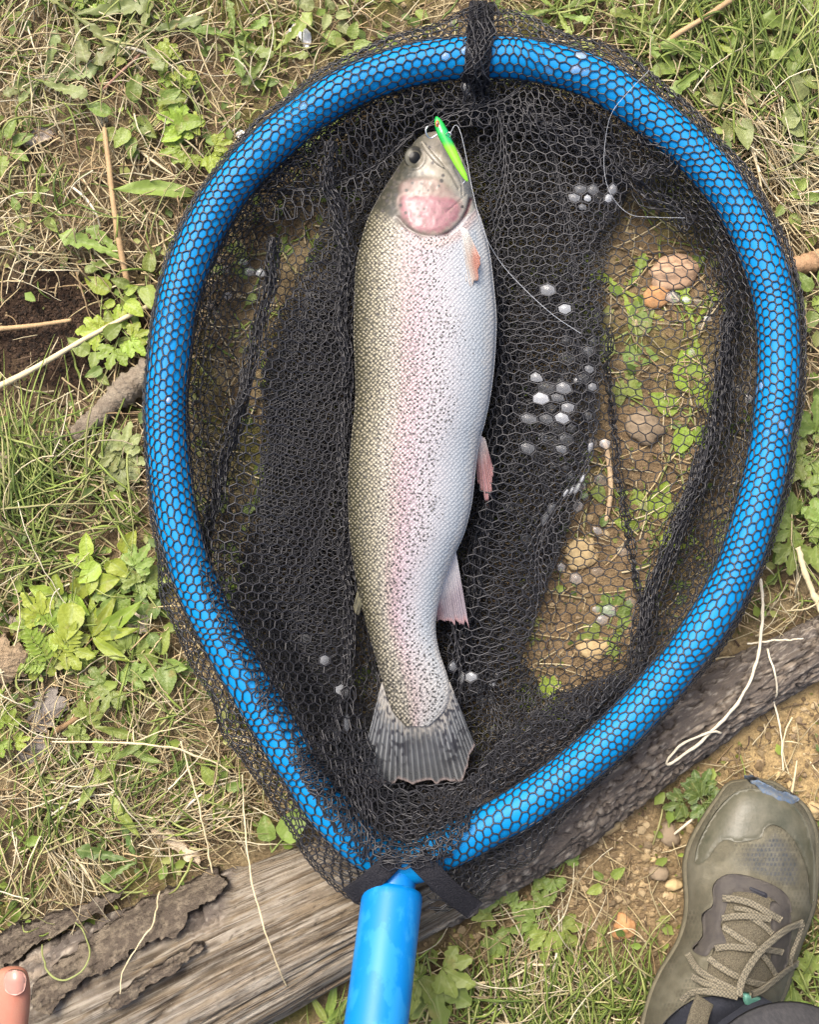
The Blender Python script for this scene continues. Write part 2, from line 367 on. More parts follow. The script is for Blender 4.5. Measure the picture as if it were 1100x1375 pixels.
v, f = tubes(p, r, r * 0.6, 4); col = np.array([(0.60, 0.52, 0.33), (0.50, 0.41, 0.23), (0.36, 0.38, 0.14), (0.66, 0.60, 0.42)])[rng.integers(0, 4, m)] * rng.uniform(0.7, 1.1, (m, 1))
o = link('loose_stalks', npmesh('loose_stalks', v, f, True, np.repeat(col, 36, 0)), straw_m, kind='stuff'); tag(o, 'loose thin stalks lying over the weeds', 'straw')
o = straw_stuff(13500, (8, 30), (0.0004, 0.0011), 'grass_litter', [(0.35, 0.27, 0.15), (0.20, 0.14, 0.08), (0.46, 0.37, 0.22), (0.12, 0.08, 0.05)], 0.001)
tag(o, 'fine crumbled brown plant litter between the stalks', 'litter')

# bundles of longer straw
hx, hy, hl, ha = [], [], [], []
for (x, y, sx, sy, n, a, sp, l0, l1) in [(985, 165, 24, 30, 60, -75, 18, 70, 150), (1020, 240, 40, 36, 90, -40, 40, 50, 120), (1060, 190, 34, 40, 60, -20, 60, 40, 110), (1050, 300, 36, 14, 50, -5, 25, 50, 110), (1000, 110, 30, 30, 40, -85, 30, 50, 110), (120, 90, 70, 40, 60, 10, 50, 50, 120), (40, 70, 40, 60, 60, 70, 50, 40, 100), (90, 1130, 24, 22, 60, -62, 16, 60, 120), (60, 1060, 50, 14, 60, 15, 30, 60, 120), (230, 960, 40, 30, 60, 30, 50, 40, 100), (200, 1100, 60, 20, 60, 20, 30, 60, 120), (300, 1050, 30, 40, 50, 60, 50, 40, 90), (740, 1300, 40, 50, 50, 85, 40, 50, 110), (660, 1320, 40, 30, 40, 10, 40, 50, 110), (40, 160, 40, 50, 60, 60, 70, 40, 90), (50, 340, 50, 20, 30, 0, 50, 40, 80), (200, 300, 40, 30, 40, 0, 60, 40, 80), (1060, 800, 40, 30, 30, 30, 60, 40, 90)]:
    hx += list(rng.normal(x, sx, n)); hy += list(rng.normal(y, sy, n)); hl += list(rng.uniform(l0, l1, n)); ha += list(np.radians(rng.normal(a, sp, n)))
hx, hy, hl, ha = map(np.array, (hx, hy, hl, ha)); n = len(hx)
p, X, Y = wisps(hx, hy, hl, ha, 9, rng.normal(0, 0.5, n), rng.uniform(0.004, 0.014, n), np.abs(rng.normal(0, 0.008, n)))
k = ~inside(X, Y, HP - INW * 40).any(1) & (log_dist(X, Y).min(1) > -30); p = p[k]; m = len(p)
p[..., 2] = np.maximum(p[..., 2], 0.003)
r = rng.uniform(0.0004, 0.0009, m)[:, None] * np.linspace(1, 0.4, 9)[None, :]
v, f = tubes(p, r, r * 0.5, 4)
col = np.array([(0.56, 0.48, 0.29), (0.46, 0.37, 0.21), (0.62, 0.55, 0.37), (0.34, 0.26, 0.14)])[rng.integers(0, 4, m)] * rng.uniform(0.65, 1.1, (m, 1))
o = link('straw_bundles', npmesh('straw_bundles', v, f, True, np.repeat(col, 36, 0)), straw_m, kind='stuff'); tag(o, 'bundles of long pale dead grass lying in swathes', 'straw')

# green grass: scattered blades and tufts
bx, by, bl, ba, bc = [], [], [], [], []
px, py = scatter(4000, False); n = len(px)
bx += list(px); by += list(py); bl += list(rng.uniform(25, 90, n)); ba += list(rng.uniform(0, 6.28, n)); bc += list(rng.normal(0, 0.8, n))
TUFTS = [(20, 700, 60, 95, 200, 60, 80), (60, 660, 40, 90, 170, 100, 70), (120, 640, 45, 80, 150, 40, 80), (10, 620, 36, 70, 140, -40, 50), (90, 740, 30, 60, 130, 170, 80), (30, 590, 22, 50, 100, -60, 60), (30, 790, 26, 60, 140, 70, 80), (190, 690, 22, 50, 110, 150, 60),
         (930, 190, 46, 110, 210, 95, 50), (980, 160, 50, 120, 220, 100, 50), (1040, 130, 55, 110, 210, 85, 60), (1080, 210, 40, 90, 180, 100, 60), (1010, 60, 40, 80, 160, 90, 70), (900, 60, 30, 60, 120, 70, 90), (850, 70, 18, 60, 110, 40, 80),
         (690, 1350, 46, 50, 110, 90, 80), (760, 1350, 46, 50, 115, 80, 80), (820, 1350, 40, 50, 100, 90, 80), (720, 1400, 40, 70, 140, 90, 60), (790, 1400, 40, 70, 140, 90, 60), (640, 1370, 22, 50, 100, 70, 70), (860, 1330, 22, 40, 80, 110, 80), (1085, 1290, 30, 40, 90, 70, 90), (1090, 1340, 30, 40, 90, 100, 90),
         (150, 60, 14, 50, 110, 60, 120), (240, 30, 14, 50, 110, 100, 100), (60, 270, 20, 40, 95, 60, 120), (20, 40, 12, 40, 90, 60, 120), (330, 170, 10, 30, 70, 60, 120), (60, 1120, 20, 60, 150, 60, 60), (190, 1100, 16, 60, 120, 75, 50), (200, 960, 16, 50, 120, 40, 90), (140, 890, 10, 60, 130, 70, 60), (300, 1100, 12, 40, 90, 60, 60), (20, 1200, 16, 70, 140, 70, 45), (450, 1390, 12, 40, 80, 100, 70), (560, 1360, 10, 40, 80, 70, 70)]
for (x, y, n, l0, l1, a, sp) in TUFTS:
    q = rng.normal(0, 1, (n, 2)) * (26, 20)
    bx += list(x + q[:, 0]); by += list(y + q[:, 1]); bl += list(rng.uniform(l0, l1 * 1.15, n)); ba += list(np.radians(a + rng.normal(0, sp * 0.5, n))); bc += list(rng.normal(0, 0.45, n))
bx, by, bl, ba, bc = map(np.array, (bx, by, bl, ba, bc))
inn = inside(bx, by, INNER + INW * -50)
p, X, Y = wisps(bx, by, bl, ba, 9, bc, np.where(inn, 0.0, rng.uniform(0.0, 0.012, len(bx))), np.where(inn, 0.0015, np.abs(rng.normal(0, 0.012, len(bx)))))
inn2 = inside(X, Y, HP - INW * 34).any(1) & ~inn
ldm = log_dist(X, Y).min(1)
k = ~(inn2) & (ldm > -14); p = p[k]; m = len(p)
r = rng.uniform(0.0005, 0.00115, m)[:, None] * np.array([0.8, 1, 1, 1, 0.95, 0.85, 0.7, 0.45, 0.12])[None, :]
v, f = tubes(p, r, r * 0.28, 4)
cols = np.array([(0.20, 0.27, 0.055), (0.26, 0.33, 0.075), (0.14, 0.20, 0.045), (0.33, 0.37, 0.12), (0.42, 0.40, 0.18)])
col = cols[rng.integers(0, 5, m)] * rng.uniform(0.75, 1.2, (m, 1))
o = link('green_grass', npmesh('green_grass', v, f, True, np.repeat(col, 36, 0)), blade_m, kind='stuff')
tag(o, 'thin green grass blades growing through the straw', 'grass')

# small moss and seedling leaves: one tiny folded leaf repeated
def leaflets(n, name, label, cat, cols, size, lift=0.004):
    px, py = scatter(n, False); n = len(px)
    s = rng.uniform(*size, n) * S; a = rng.uniform(0, 6.28, n)
    base = np.array([(0, 0, 0), (0.32, 0.42, 0.12), (0, 0.5, 0.0), (-0.32, 0.42, 0.12), (0.2, 0.8, 0.08), (-0.2, 0.8, 0.08), (0, 1, -0.02)])
    fc = np.array([(0, 1, 2), (0, 2, 3), (1, 4, 2), (2, 5, 3), (2, 4, 6), (2, 6, 5)])
    v = base[None] * s[:, None, None]
    tilt = rng.uniform(-0.3, 0.5, n)
    y = v[..., 1] * np.cos(tilt)[:, None] - v[..., 2] * np.sin(tilt)[:, None]; z = v[..., 1] * np.sin(tilt)[:, None] + v[..., 2] * np.cos(tilt)[:, None]
    ca, sa = np.cos(a)[:, None], np.sin(a)[:, None]
    inn = inside(px, py, INNER)
    W = np.stack([(px[:, None] - 550) * S + v[..., 0] * ca - y * sa, (687.5 - py[:, None]) * S + v[..., 0] * sa + y * ca, gz(px, py)[:, None] + np.where(inn, 0.001, rng.uniform(0.0005, lift, n))[:, None] + z], -1)
    F = (np.arange(n) * 7)[:, None, None] + fc[None]
    col = np.array(cols)[rng.integers(0, len(cols), n)] * rng.uniform(0.7, 1.25, (n, 1))
    o = link(name, npmesh(name, W.reshape(-1, 3), F.reshape(-1, 3), True, np.repeat(col, 7, 0)), blade_m, kind='stuff'); tag(o, label, cat)
leaflets(17000, 'moss', 'low yellowish green moss patches on the soil', 'moss', [(0.17, 0.18, 0.035), (0.22, 0.21, 0.05), (0.11, 0.13, 0.025)], (3, 8), 0.004)
leaflets(5800, 'seedling_leaves', 'tiny green seedling leaves scattered among the straw', 'seedlings', [(0.17, 0.25, 0.045), (0.24, 0.31, 0.06), (0.12, 0.18, 0.04), (0.28, 0.30, 0.09)], (7, 24), 0.013)

# crumbs of soil and gravel
ico = None
def ico_data():
    bm = bmesh.new(); bmesh.ops.create_icosphere(bm, subdivisions=1, radius=1); v = np.array([x.co[:] for x in bm.verts]); f = np.array([[q.index for q in x.verts] for x in bm.faces]); bm.free(); return v, f
IV, IF = ico_data()
def crumbs(px, py, size, cols, name, label, cat):
    n = len(px); s = size * S
    v = IV[None] * (1 + 0.35 * rng.uniform(-1, 1, (n, len(IV), 1))) * (s[:, None, None] * np.stack([rng.uniform(0.7, 1.4, n), rng.uniform(0.7, 1.2, n), rng.uniform(0.5, 0.9, n)], -1)[:, None, :])
    v = v + np.stack([(px - 550) * S, (687.5 - py) * S, gz(px, py) + s * 0.25], -1)[:, None, :]
    F = (np.arange(n) * len(IV))[:, None, None] + IF[None]
    col = np.array(cols)[rng.integers(0, len(cols), n)] * rng.uniform(0.65, 1.25, (n, 1))
    o = link(name, npmesh(name, v.reshape(-1, 3), F.reshape(-1, 3), False, np.repeat(col, len(IV), 0)), crumb_m, kind='stuff'); tag(o, label, cat)
crumb_m = mat('soil_crumb', attr=True, rough=0.9, spec=0.2, bump=(900, 0.4, 0.001))
def gauss_pts(spec):
    xs, ys = [], []
    for (x, y, sx, sy, n) in spec: xs.append(rng.normal(x, sx, n)); ys.append(rng.normal(y, sy, n))
    px = np.concatenate(xs); py = np.concatenate(ys); k = log_dist(px, py) > 2; return px[k], py[k]
px, py = gauss_pts([(830, 1180, 80, 70, 1500), (760, 1250, 60, 50, 500), (1070, 1000, 70, 50, 450), (790, 790, 70, 80, 220), (900, 390, 60, 60, 120), (550, 690, 400, 450, 900)])
crumbs(px, py, np.minimum(rng.gamma(1.4, 1.3, len(px)) + 0.7, 6.5), [(0.26, 0.19, 0.105), (0.31, 0.23, 0.125), (0.19, 0.135, 0.075), (0.22, 0.165, 0.10), (0.37, 0.285, 0.165)], 'gravel_crumbs', 'small brown stones and crumbs of dry earth around the log', 'gravel')
px, py = gauss_pts([(80, 442, 80, 44, 3600)])
crumbs(px, py, rng.uniform(0.8, 2.6, len(px)), [(0.035, 0.022, 0.015), (0.06, 0.038, 0.024), (0.02, 0.014, 0.01)], 'dark_soil_crumbs', 'dark brown crumbly bare soil patch at the left edge', 'soil')

# ------------------------------------------------------------------ the landing net
net = thing('landing_net', 'landing net with blue foam hoop, blue handle and black mesh bag, holding the trout', 'landing net', P(545, 1165, 0.0))
NETLOC = np.array(P(545, 1165, 0.0))
def npart(name, me, m, kind=None, parent=None):
    o = link(name, me, m, parent or net, kind)
    if parent is None: o.matrix_parent_inverse = Matrix.Translation(-Vector(NETLOC))
    return o
blue_m = mat('blue_foam', (0.0, 0.182, 0.455), 0.5, 0.22, noise=(30, 0.4, (0.0, 0.22, 0.51)), bump=(1400, 0.12, 0.0005))
handle_m = mat('blue_wet_foam', (0.0, 0.165, 0.47), 0.42, 0.3, noise=(52, 0.6, (0.02, 0.235, 0.53), (1, 0.5, 1), (0.48, 0.55)), bump=(60, 0.2, 0.001))
# hoop tube
hz = hoop_z(HP[:, 1]); hc = PA(HP[:, 0], HP[:, 1], hz)
NS = 28
tw = np.roll(hc, -1, 0) - np.roll(hc, 1, 0); tw /= np.linalg.norm(tw, axis=1, keepdims=True)
inw3 = np.stack([INW[:, 0], -INW[:, 1], 0 * INW[:, 0]], -1); up3 = np.tile([0, 0, 1.0], (NP_, 1))
ph = np.linspace(0, 2 * math.pi, NS, endpoint=False)
dent = 1 - 0.05 * np.maximum(0, np.sin(np.arange(NP_) * 2 * math.pi * 9 / NP_)) ** 18
V = hc[:, None] + TR * dent[:, None, None] * (inw3[:, None] * np.cos(ph)[None, :, None] + up3[:, None] * np.sin(ph)[None, :, None])
hoop = npart('hoop', npmesh('hoop', V.reshape(-1, 3), grid_faces(NP_, NS, True, True)), blue_m)
# handle, and the plug that joins it to the hoop
def loft(name, rings, m, parent, sides=32, cap=True):
    """rings: (centre xyz, axis xyz, ra, rb)"""
    vs_ = []
    for c, ax, ra, rb in rings:
        ax = Vector(ax).normalized(); e1 = ax.cross(Vector((0, 0, 1)))
        if e1.length < 1e-3: e1 = Vector((1, 0, 0))
        e1.normalize(); e2 = e1.cross(ax)
        for k in range(sides):
            a = 2 * math.pi * k / sides; vs_.append(Vector(c) + e1 * ra * math.cos(a) + e2 * rb * math.sin(a))
    f = [grid_faces(len(rings), sides, False, True)]
    if cap: f += [np.arange(sides)[None, ::-1], (len(rings) - 1) * sides + np.arange(sides)[None]]
    return npmesh(name, np.array([v[:] for v in vs_]), f)
a0 = Vector(P(528, 1193, 0.100)); a1 = Vector(P(497, 1440, 0.16)); a2 = Vector(P(470, 1800, 0.27))
ax = (a1 - a0).normalized()
hr = 0.0232
rings = []
for t, k in ((0, 0.80), (0.0012, 0.93), (0.004, 0.99), (0.008, 1), (0.05, 1.0), (0.11, 1.01)): rings.append((a0 + ax * t, ax, hr * k, hr * k))
for t in np.linspace(0, 1, 8): rings.append((a1.lerp(a2, t), (a2 - a1), hr * 1.02, hr * 1.02))
handle = npart('handle', loft('handle', rings, None, None), handle_m)
b0 = Vector(P(541, 1150, 0.094)); bax = (a0 - b0).normalized(); L_ = (a0 - b0).length
rings = [(b0 + bax * (L_ + 0.006) * t, bax, r_, r_) for t, r_ in ((0, 0.0115), (0.3, 0.0135), (0.6, 0.0160), (0.8, 0.0172), (1, 0.0172))]
npart('connector', loft('connector', rings, None, None), mat('blue_plug', (0.002, 0.17, 0.52), 0.35, 0.4, noise=(50, 0.4, (0.004, 0.21, 0.58))), parent=handle)

# --- netting: honeycomb of thin cords
CORD = 0.00050
ALL_V, ALL_R, CUR = [], [], [CORD]
CELLS = []
def honey(nu, nv):
    """honeycomb nodes and edges, u in 0..nu columns, v rows; returns uv (cells units) and edges, cells"""
    j, i = np.meshgrid(np.arange(nv + 1), np.arange(nu + 1), indexing='ij')
    cx = i + 0.5 * (j % 2); cy = j * 0.866
    T = np.stack([cx, cy + 0.577], -1); B = np.stack([cx, cy - 0.577], -1)
    W_ = nu + 1; n = (nv + 1) * W_
    uv = np.concatenate([T.reshape(-1, 2), B.reshape(-1, 2)])
    idT = lambda jj, ii: jj * W_ + ii
    idB = lambda jj, ii: n + jj * W_ + ii
    E = []; C = []
    J, I = np.meshgrid(np.arange(nv + 1), np.arange(nu + 1), indexing='ij')
    par = J % 2
    def add(a, b, ok): E.append(np.stack([a[ok], b[ok]], -1))
    ur = I + par; ul = I + par - 1
    ok = (J + 1 <= nv) & (ur <= nu); add(idT(J, I), idB(np.minimum(J + 1, nv), np.minimum(ur, nu)), ok)
    ok = (J + 1 <= nv) & (ul >= 0); add(idT(J, I), idB(np.minimum(J + 1, nv), np.maximum(ul, 0)), ok)
    ok = J >= 2; add(idB(J, I), idT(np.maximum(J - 2, 0), I), ok)
    ok = (J >= 1) & (J + 1 <= nv) & (ur <= nu) & (ul >= 0)
    jj, ii, uu, ll = J[ok], I[ok], ur[ok], ul[ok]
    C = np.stack([idT(jj, ii), idB(jj + 1, uu), idT(jj - 1, uu), idB(jj, ii), idT(jj - 1, ll), idB(jj + 1, ll)], -1)
    return uv, np.concatenate(E), C
def emit(w, E, ok, cells=None, px=None, py=None):
    e = E[ok[E[:, 0]] & ok[E[:, 1]]]
    ln = np.linalg.norm(w[e[:, 0]] - w[e[:, 1]], axis=1)
    e = e[ln < 0.022]
    ALL_V.append(np.stack([w[e[:, 0]], w[e[:, 1]]], 1)); ALL_R.append(np.full(len(e), CUR[0]))
    if cells is not None:
        c = cells[ok[cells].all(1)]; CELLS.append((w[c], px[c].mean(1), py[c].mean(1)))

def flat_sheet(poly, cell, ang, zf, folds, seed, jit=0.10, clip=None, warp=14, films=False):
    poly = np.asarray(poly, float); x0, y0 = poly.min(0) - 120; x1, y1 = poly.max(0) + 120
    cx, cy = (x0 + x1) / 2, (y0 + y1) / 2; D = max(x1 - x0, y1 - y0) * 0.75
    n = int(2 * D / cell); uv, E, C = honey(n, int(n / 0.866))
    a = (uv[:, 0] - n / 2) * cell; b = (uv[:, 1] - n / 2) * cell
    ca, sa = math.cos(R(ang)), math.sin(R(ang)); x = cx + a * ca - b * sa; y = cy + a * sa + b * ca
    x = x + rng.normal(0, jit * cell * 0.5, x.shape); y = y + rng.normal(0, jit * cell * 0.5, y.shape)
    X = x + warp * fbm(x / 120, y / 120, seed, 2); Y = y + warp * fbm(x / 120, y / 120, seed + 9, 2); dz = 0
    for (fa, lam, A_, Z_, p0) in folds:
        dx_, dy_ = math.cos(R(fa)), math.sin(R(fa))
        s = x * dx_ + y * dy_ + lam * 0.55 * fbm(x / (lam * 2.2), y / (lam * 2.2), seed + 21, 2)
        amp = 0.35 + 0.9 * vnoise(x / (lam * 2), y / (lam * 2), seed + 33)
        X = X + dx_ * A_ * amp * np.sin(2 * math.pi * s / lam + p0); Y = Y + dy_ * A_ * amp * np.sin(2 * math.pi * s / lam + p0)
        dz = dz + Z_ * amp * (0.5 + 0.5 * np.cos(2 * math.pi * s / lam + p0))
    z = zf(X, Y) + dz
    ok = inside(X, Y, poly) & inside(X, Y, clip if clip is not None else INNER)
    emit(PA(X, Y, z), E, ok, C if films else None, X, Y)

def strip(rows_fn, nu, nv, seed, closed=False, jit=0.08, films=False):
    """rows_fn(u 0..1, v 0..1) -> world xyz, px, py, ok"""
    uv, E, C = honey(nu, nv)
    u = (uv[:, 0] + 0.0) / nu; v = (uv[:, 1] + 0.577) / (nv * 0.866 + 1.154)
    u = u + rng.normal(0, jit * 0.5, u.shape) / nu; v = v + rng.normal(0, jit * 0.5, v.shape) / nv
    w, px, py, ok = rows_fn(u, v)
    emit(w, E, ok, C if films else None, px, py)

def hoop_at(u):
    k = (u % 1.0) * NP_; i = np.floor(k).astype(int) % NP_; f = (k - np.floor(k))[:, None]; j = (i + 1) % NP_
    return hc[i] * (1 - f) + hc[j] * f, inw3[i] * (1 - f) + inw3[j] * f, HP[i] * (1 - f) + HP[j] * f, INW[i] * (1 - f) + INW[j] * f
# how far the sleeve hangs out beyond the tube (px past the tube's outer edge), by place on the hoop
MARG = [((640, 78), 44), (('x', 0), 0)]
mk = np.array([(640, 78, 46), (700, 80, 36), (760, 92, 24), (809, 112, 26), (875, 158, 22), (938, 212, 18), (987, 272, 16), (1018, 333, 15), (1040, 403, 14), (1046, 491, 14), (1035, 595, 13), (1021, 664, 11), (998, 743, 9), (935, 860, 9), (881, 928, 8), (827, 985, 9), (765, 1038, 12), (709, 1078, 26), (650, 1112, 50), (596, 1140, 62), (553, 1158, 40), (515, 1150, 50), (480, 1128, 44), (440, 1085, 40), (400, 1027, 36), (362, 966, 34), (328, 908, 32), (295, 850, 28), (265, 788, 22), (243, 720, 12), (229, 640, 6), (223, 559, 5), (227, 486, 5), (243, 389, 8), (279, 300, 10), (325, 233, 13), (378, 182, 15), (472, 117, 17), (555, 88, 22), (597, 81, 34)], float)
mu = np.array([np.argmin(np.hypot(HP[:, 0] - q[0], HP[:, 1] - q[1])) / NP_ for q in mk]); so = np.argsort(mu); mu = mu[so]; mv = mk[so, 2]
def margin(u): return np.interp(u % 1.0, np.concatenate([mu - 1, mu, mu + 1]), np.tile(mv, 3)) * (0.85 + 0.5 * vnoise(u * 60, u * 0, 5))
def sleeve(layer):
    def fn(u, v):
        u = u + 0.004 * fbm(u * 40, v * 2, 77 + layer, 2)
        c3, i3, c2, i2 = hoop_at(u)
        m = margin(u) * (1.0 if layer == 0 else 0.8)
        arc = math.pi * 0.95; r = TR + 0.0009 + 0.0006 * layer
        tot = arc * TR / S + 10 + m
        s = v * tot                                   # px along the profile, from the inside over the top to the outside
        a = np.clip((s - 10) / (TR / S), 0, arc)      # angle
        ain = -0.35 * 0
        x = np.cos(a) * r; z = np.sin(a) * r
        wr = 0.0012 * np.maximum(0, fbm(u * 55, v * 2.5, 13 + layer, 2)) * np.sin(a)
        x = x * (1 + wr / r); z = z + wr
        s_in = np.maximum(0, 10 - s) * S; z = z - s_in
        s_out = np.maximum(0, s - 10 - arc * TR / S) * S
        x = x - s_out * 0.9; z = z - s_out * (0.35 + 0.25 * layer) + 0.004 * fbm(u * 70, v * 2, 31, 2) * (s_out > 0)
        w = c3 + i3 * x[:, None] + np.array([0, 0, 1.0]) * z[:, None]
        px = c2[:, 0] + i2[:, 0] * x / S; py = c2[:, 1] + i2[:, 1] * x / S
        ok = (u > 0.0) & (u < 1.0) & ~((px > 527) & (px < 567) & (py > 1152))
        return w, px, py, ok
    return fn
CUR[0] = 0.00062
strip(sleeve(0), 222, 11, 1, films=True)
CUR[0] = CORD
def skirt(u, v):          # second thickness of net, hanging outside the tube only
    c3, i3, c2, i2 = hoop_at(u); m = margin(u) * 0.95
    x = -(TR * 0.7 + v * (m * S + 0.004)); z = -TR * 0.2 - v * (0.006 + 0.006 * fbm(u * 50, v, 3, 2))
    w = c3 + i3 * x[:, None] + np.array([0, 0, 1.0]) * z[:, None]
    px = c2[:, 0] + i2[:, 0] * x / S; py = c2[:, 1] + i2[:, 1] * x / S
    return w, px, py, (m > 11) & ~((px > 520) & (px < 575) & (py > 1150))
strip(skirt, 250, 5, 2)
def hem(u, v):            # drawn-up edge of the sleeve: a thin bunched rope
    c3, i3, c2, i2 = hoop_at(u); m = margin(u)
    x = -(TR + (m * 0.93 + 4 * np.cos(v * 6.28)) * S); z = -TR * 0.45 - m * S * 0.35 + 0.002 * np.sin(v * 6.28)
    w = c3 + i3 * x[:, None] + np.array([0, 0, 1.0]) * z[:, None]
    px = c2[:, 0] + i2[:, 0] * x / S; py = c2[:, 1] + i2[:, 1] * x / S
    return w, px, py, ~((px > 510) & (px < 580) & (py > 1150))
strip(hem, 330, 3, 3)

def wall(layer, reach, slack, seed):
    def fn(u, v):
        uu = u + 0.006 * np.sin(2 * math.pi * u * 46 + seed) * v * slack
        c3, i3, c2, i2 = hoop_at(uu)
        rr = reach * (0.7 + 0.7 * vnoise(uu * 13, uu * 0, seed)) * (0.97 + 0.06 * np.sin(2 * math.pi * uu * 46 + seed))
        k = v ** 0.9
        dpx = 22 + k * rr
        px = c2[:, 0] + i2[:, 0] * dpx; py = c2[:, 1] + i2[:, 1] * dpx
        z0 = c3[:, 2] - TR * 0.15; zb = gz(px, py) + 0.010 + 0.006 * layer
        z = zb + (z0 - zb) * (1 - smooth(0, 1, v)) + 0.003 * fbm(uu * 40, v * 2, seed + 5, 2) * v
        z = np.maximum(z, gz(px, py) + 0.004)
        return PA(px, py, z), px, py, np.ones(len(px), bool)
    return fn
strip(wall(0, 52, 0.05, 3), 186, 5, 4)
strip(wall(1, 74, 0.1, 8), 176, 7, 5)

fl = lambda off: (lambda x, y: gz(x, y) + off)
OPEN = [(800, 330), (880, 305), (975, 360), (968, 480), (945, 640), (880, 830), (830, 880), (730, 900), (735, 800), (770, 700), (800, 600), (815, 480)]
def notin(poly_keep, hole):
    return poly_keep
ALLP = [(180, 60), (1080, 60), (1080, 1180), (180, 1180)]
flat_sheet(ALLP, 14.0, 4, fl(0.012), [(10, 300, 18, 0.004, 0)], 200, films=True)
# further thicknesses everywhere but the open right part; close-meshed ones added for shade
LEFTP = [(420, 330), (470, 170), (560, 110), (700, 105), (820, 160), (850, 240), (820, 330), (800, 560), (760, 720), (705, 880), (730, 930), (860, 900), (780, 1010), (600, 1130), (500, 1140), (380, 980), (300, 850), (360, 600), (350, 460)]
flat_sheet(LEFTP, 13.5, -9, fl(0.015), [(-20, 150, 22, 0.006, 3), (70, 200, 24, 0.003, 0)], 230)
flat_sheet(LEFTP, 7.6, 30, fl(0.010), [(35, 110, 12, 0.003, 0)], 222)
flat_sheet(LEFTP, 7.2, -24, fl(0.007), [(-50, 120, 12, 0.003, 1)], 226)
# the long stretched panel left of the fish, three thicknesses
PANEL = [(452, 300), (470, 400), (476, 560), (470, 700), (480, 830), (462, 960), (455, 1060), (400, 1020), (330, 905), (262, 800), (270, 740), (300, 690), (322, 560), (345, 470), (395, 380)]
def zpanel(x, y): return 0.026 + 0.030 * smooth(480, 300, x) + 0.016 * smooth(620, 1000, y) * smooth(470, 330, x)
def drape(x, y, z, off=0.0018):
    d_ = np.full(np.shape(x), 1e9); zz_ = np.zeros(np.shape(x))
    for i in range(0, NP_, 2):
        e = np.hypot(x - HP[i, 0], y - HP[i, 1]); k_ = e < d_; d_ = np.where(k_, e, d_); zz_ = np.where(k_, hz[i], zz_)
    dm = d_ * S; top_ = zz_ + np.sqrt(np.clip(TR * TR - dm * dm, 0, None)) + off
    return np.where(dm < TR, np.maximum(z, top_), np.maximum(z, zz_ + off - (dm - TR) * 1.1))
CUR[0] = 0.00070
flat_sheet(PANEL, 15.2, 3, lambda x, y: drape(x, y, zpanel(x, y) + 0.006), [(5, 210, 9, 0.002, 0.5)], 240, jit=0.05, clip=HP - INW * 3, warp=8, films=True)
CUR[0] = 0.00055
flat_sheet([(262, 760), (300, 760), (345, 860), (420, 985), (470, 1080), (540, 1100), (610, 1095), (640, 1105), (600, 1150), (540, 1172), (470, 1140), (400, 1050), (320, 930)], 12.5, 25, lambda x, y: drape(x, y, zpanel(x, y), 0.0030), [(30, 120, 14, 0.002, 1)], 245, clip=HP - INW * 6)
CUR[0] = 0.00050
DEEP = [(350, 500), (400, 410), (470, 320), (476, 560), (474, 830), (455, 1040), (400, 970), (345, 800)]  # finer-celled sheets put underneath so the panel's backing reads as deep shade
flat_sheet(DEEP, 6.6, 20, lambda x, y: 0.018 + 0 * x, [(12, 90, 10, 0.003, 2)], 250)
flat_sheet(DEEP, 6.2, 50, lambda x, y: 0.013 + 0 * x, [(40, 90, 10, 0.002, 1)], 252)
# loosely bunched sheet right of the fish
RIGHTP = [(630, 130), (700, 125), (800, 170), (850, 250), (800, 330), (815, 480), (800, 600), (775, 690), (730, 800), (700, 890), (600, 960), (600, 840), (640, 680), (668, 480), (660, 330)]
CUR[0] = 0.00066
flat_sheet(RIGHTP, 14.6, -4, lambda x, y: 0.036 + 0.010 * smooth(700, 820, x), [(8, 170, 16, 0.006, 1)], 270, films=True)
CUR[0] = 0.00055
flat_sheet(RIGHTP, 9.0, 19, lambda x, y: 0.018 + 0 * x, [(-10, 110, 18, 0.004, 2)], 280)  # dense sheet added below to darken what shows through
# upper part of the bag below the top of the hoop
TOPP = [(300, 255), (420, 150), (560, 100), (640, 95), (760, 110), (890, 190), (985, 310), (960, 330), (880, 270), (760, 210), (640, 170), (560, 175), (500, 260), (460, 340), (440, 300), (360, 300), (290, 340)]
for k, (cell, ang) in enumerate(((14, 10), (13.5, 25))):
    flat_sheet(TOPP, cell, ang, (lambda k: lambda x, y: 0.024 + 0.008 * k + 0.010 * smooth(300, 120, y))(k), [(75, 95, 18, 0.006, k), (20, 170, 14, 0.004, k * 2)], 300 + k * 10, clip=HP + INW * 6, films=(k == 1))
# gathered part at the tail end, climbing over the hoop to the handle
BOTP = [(430, 985), (470, 900), (520, 1050), (620, 1055), (680, 980), (760, 930), (840, 895), (850, 905), (790, 965), (715, 1025), (650, 1072), (625, 1120), (600, 1165), (545, 1172), (480, 1165), (420, 1085), (380, 1010)]
def zbot(k): return lambda x, y: drape(x, y, 0.020 + 0.007 * k + 0.060 * smooth(1000, 1140, y + 0.10 * np.abs(x - 545)), 0.002 + 0.002 * k)
for k, (cell, ang) in enumerate(((13.5, 4), (12.5, 18), (12, -12), (14.2, -3))):
    flat_sheet(BOTP, cell, ang, zbot(k), [(80, 110, 18, 0.006, k), (10, 150, 16, 0.004, k * 2)], 340 + k * 10, clip=HP - INW * (2 + 7 * k), films=(k == 3))
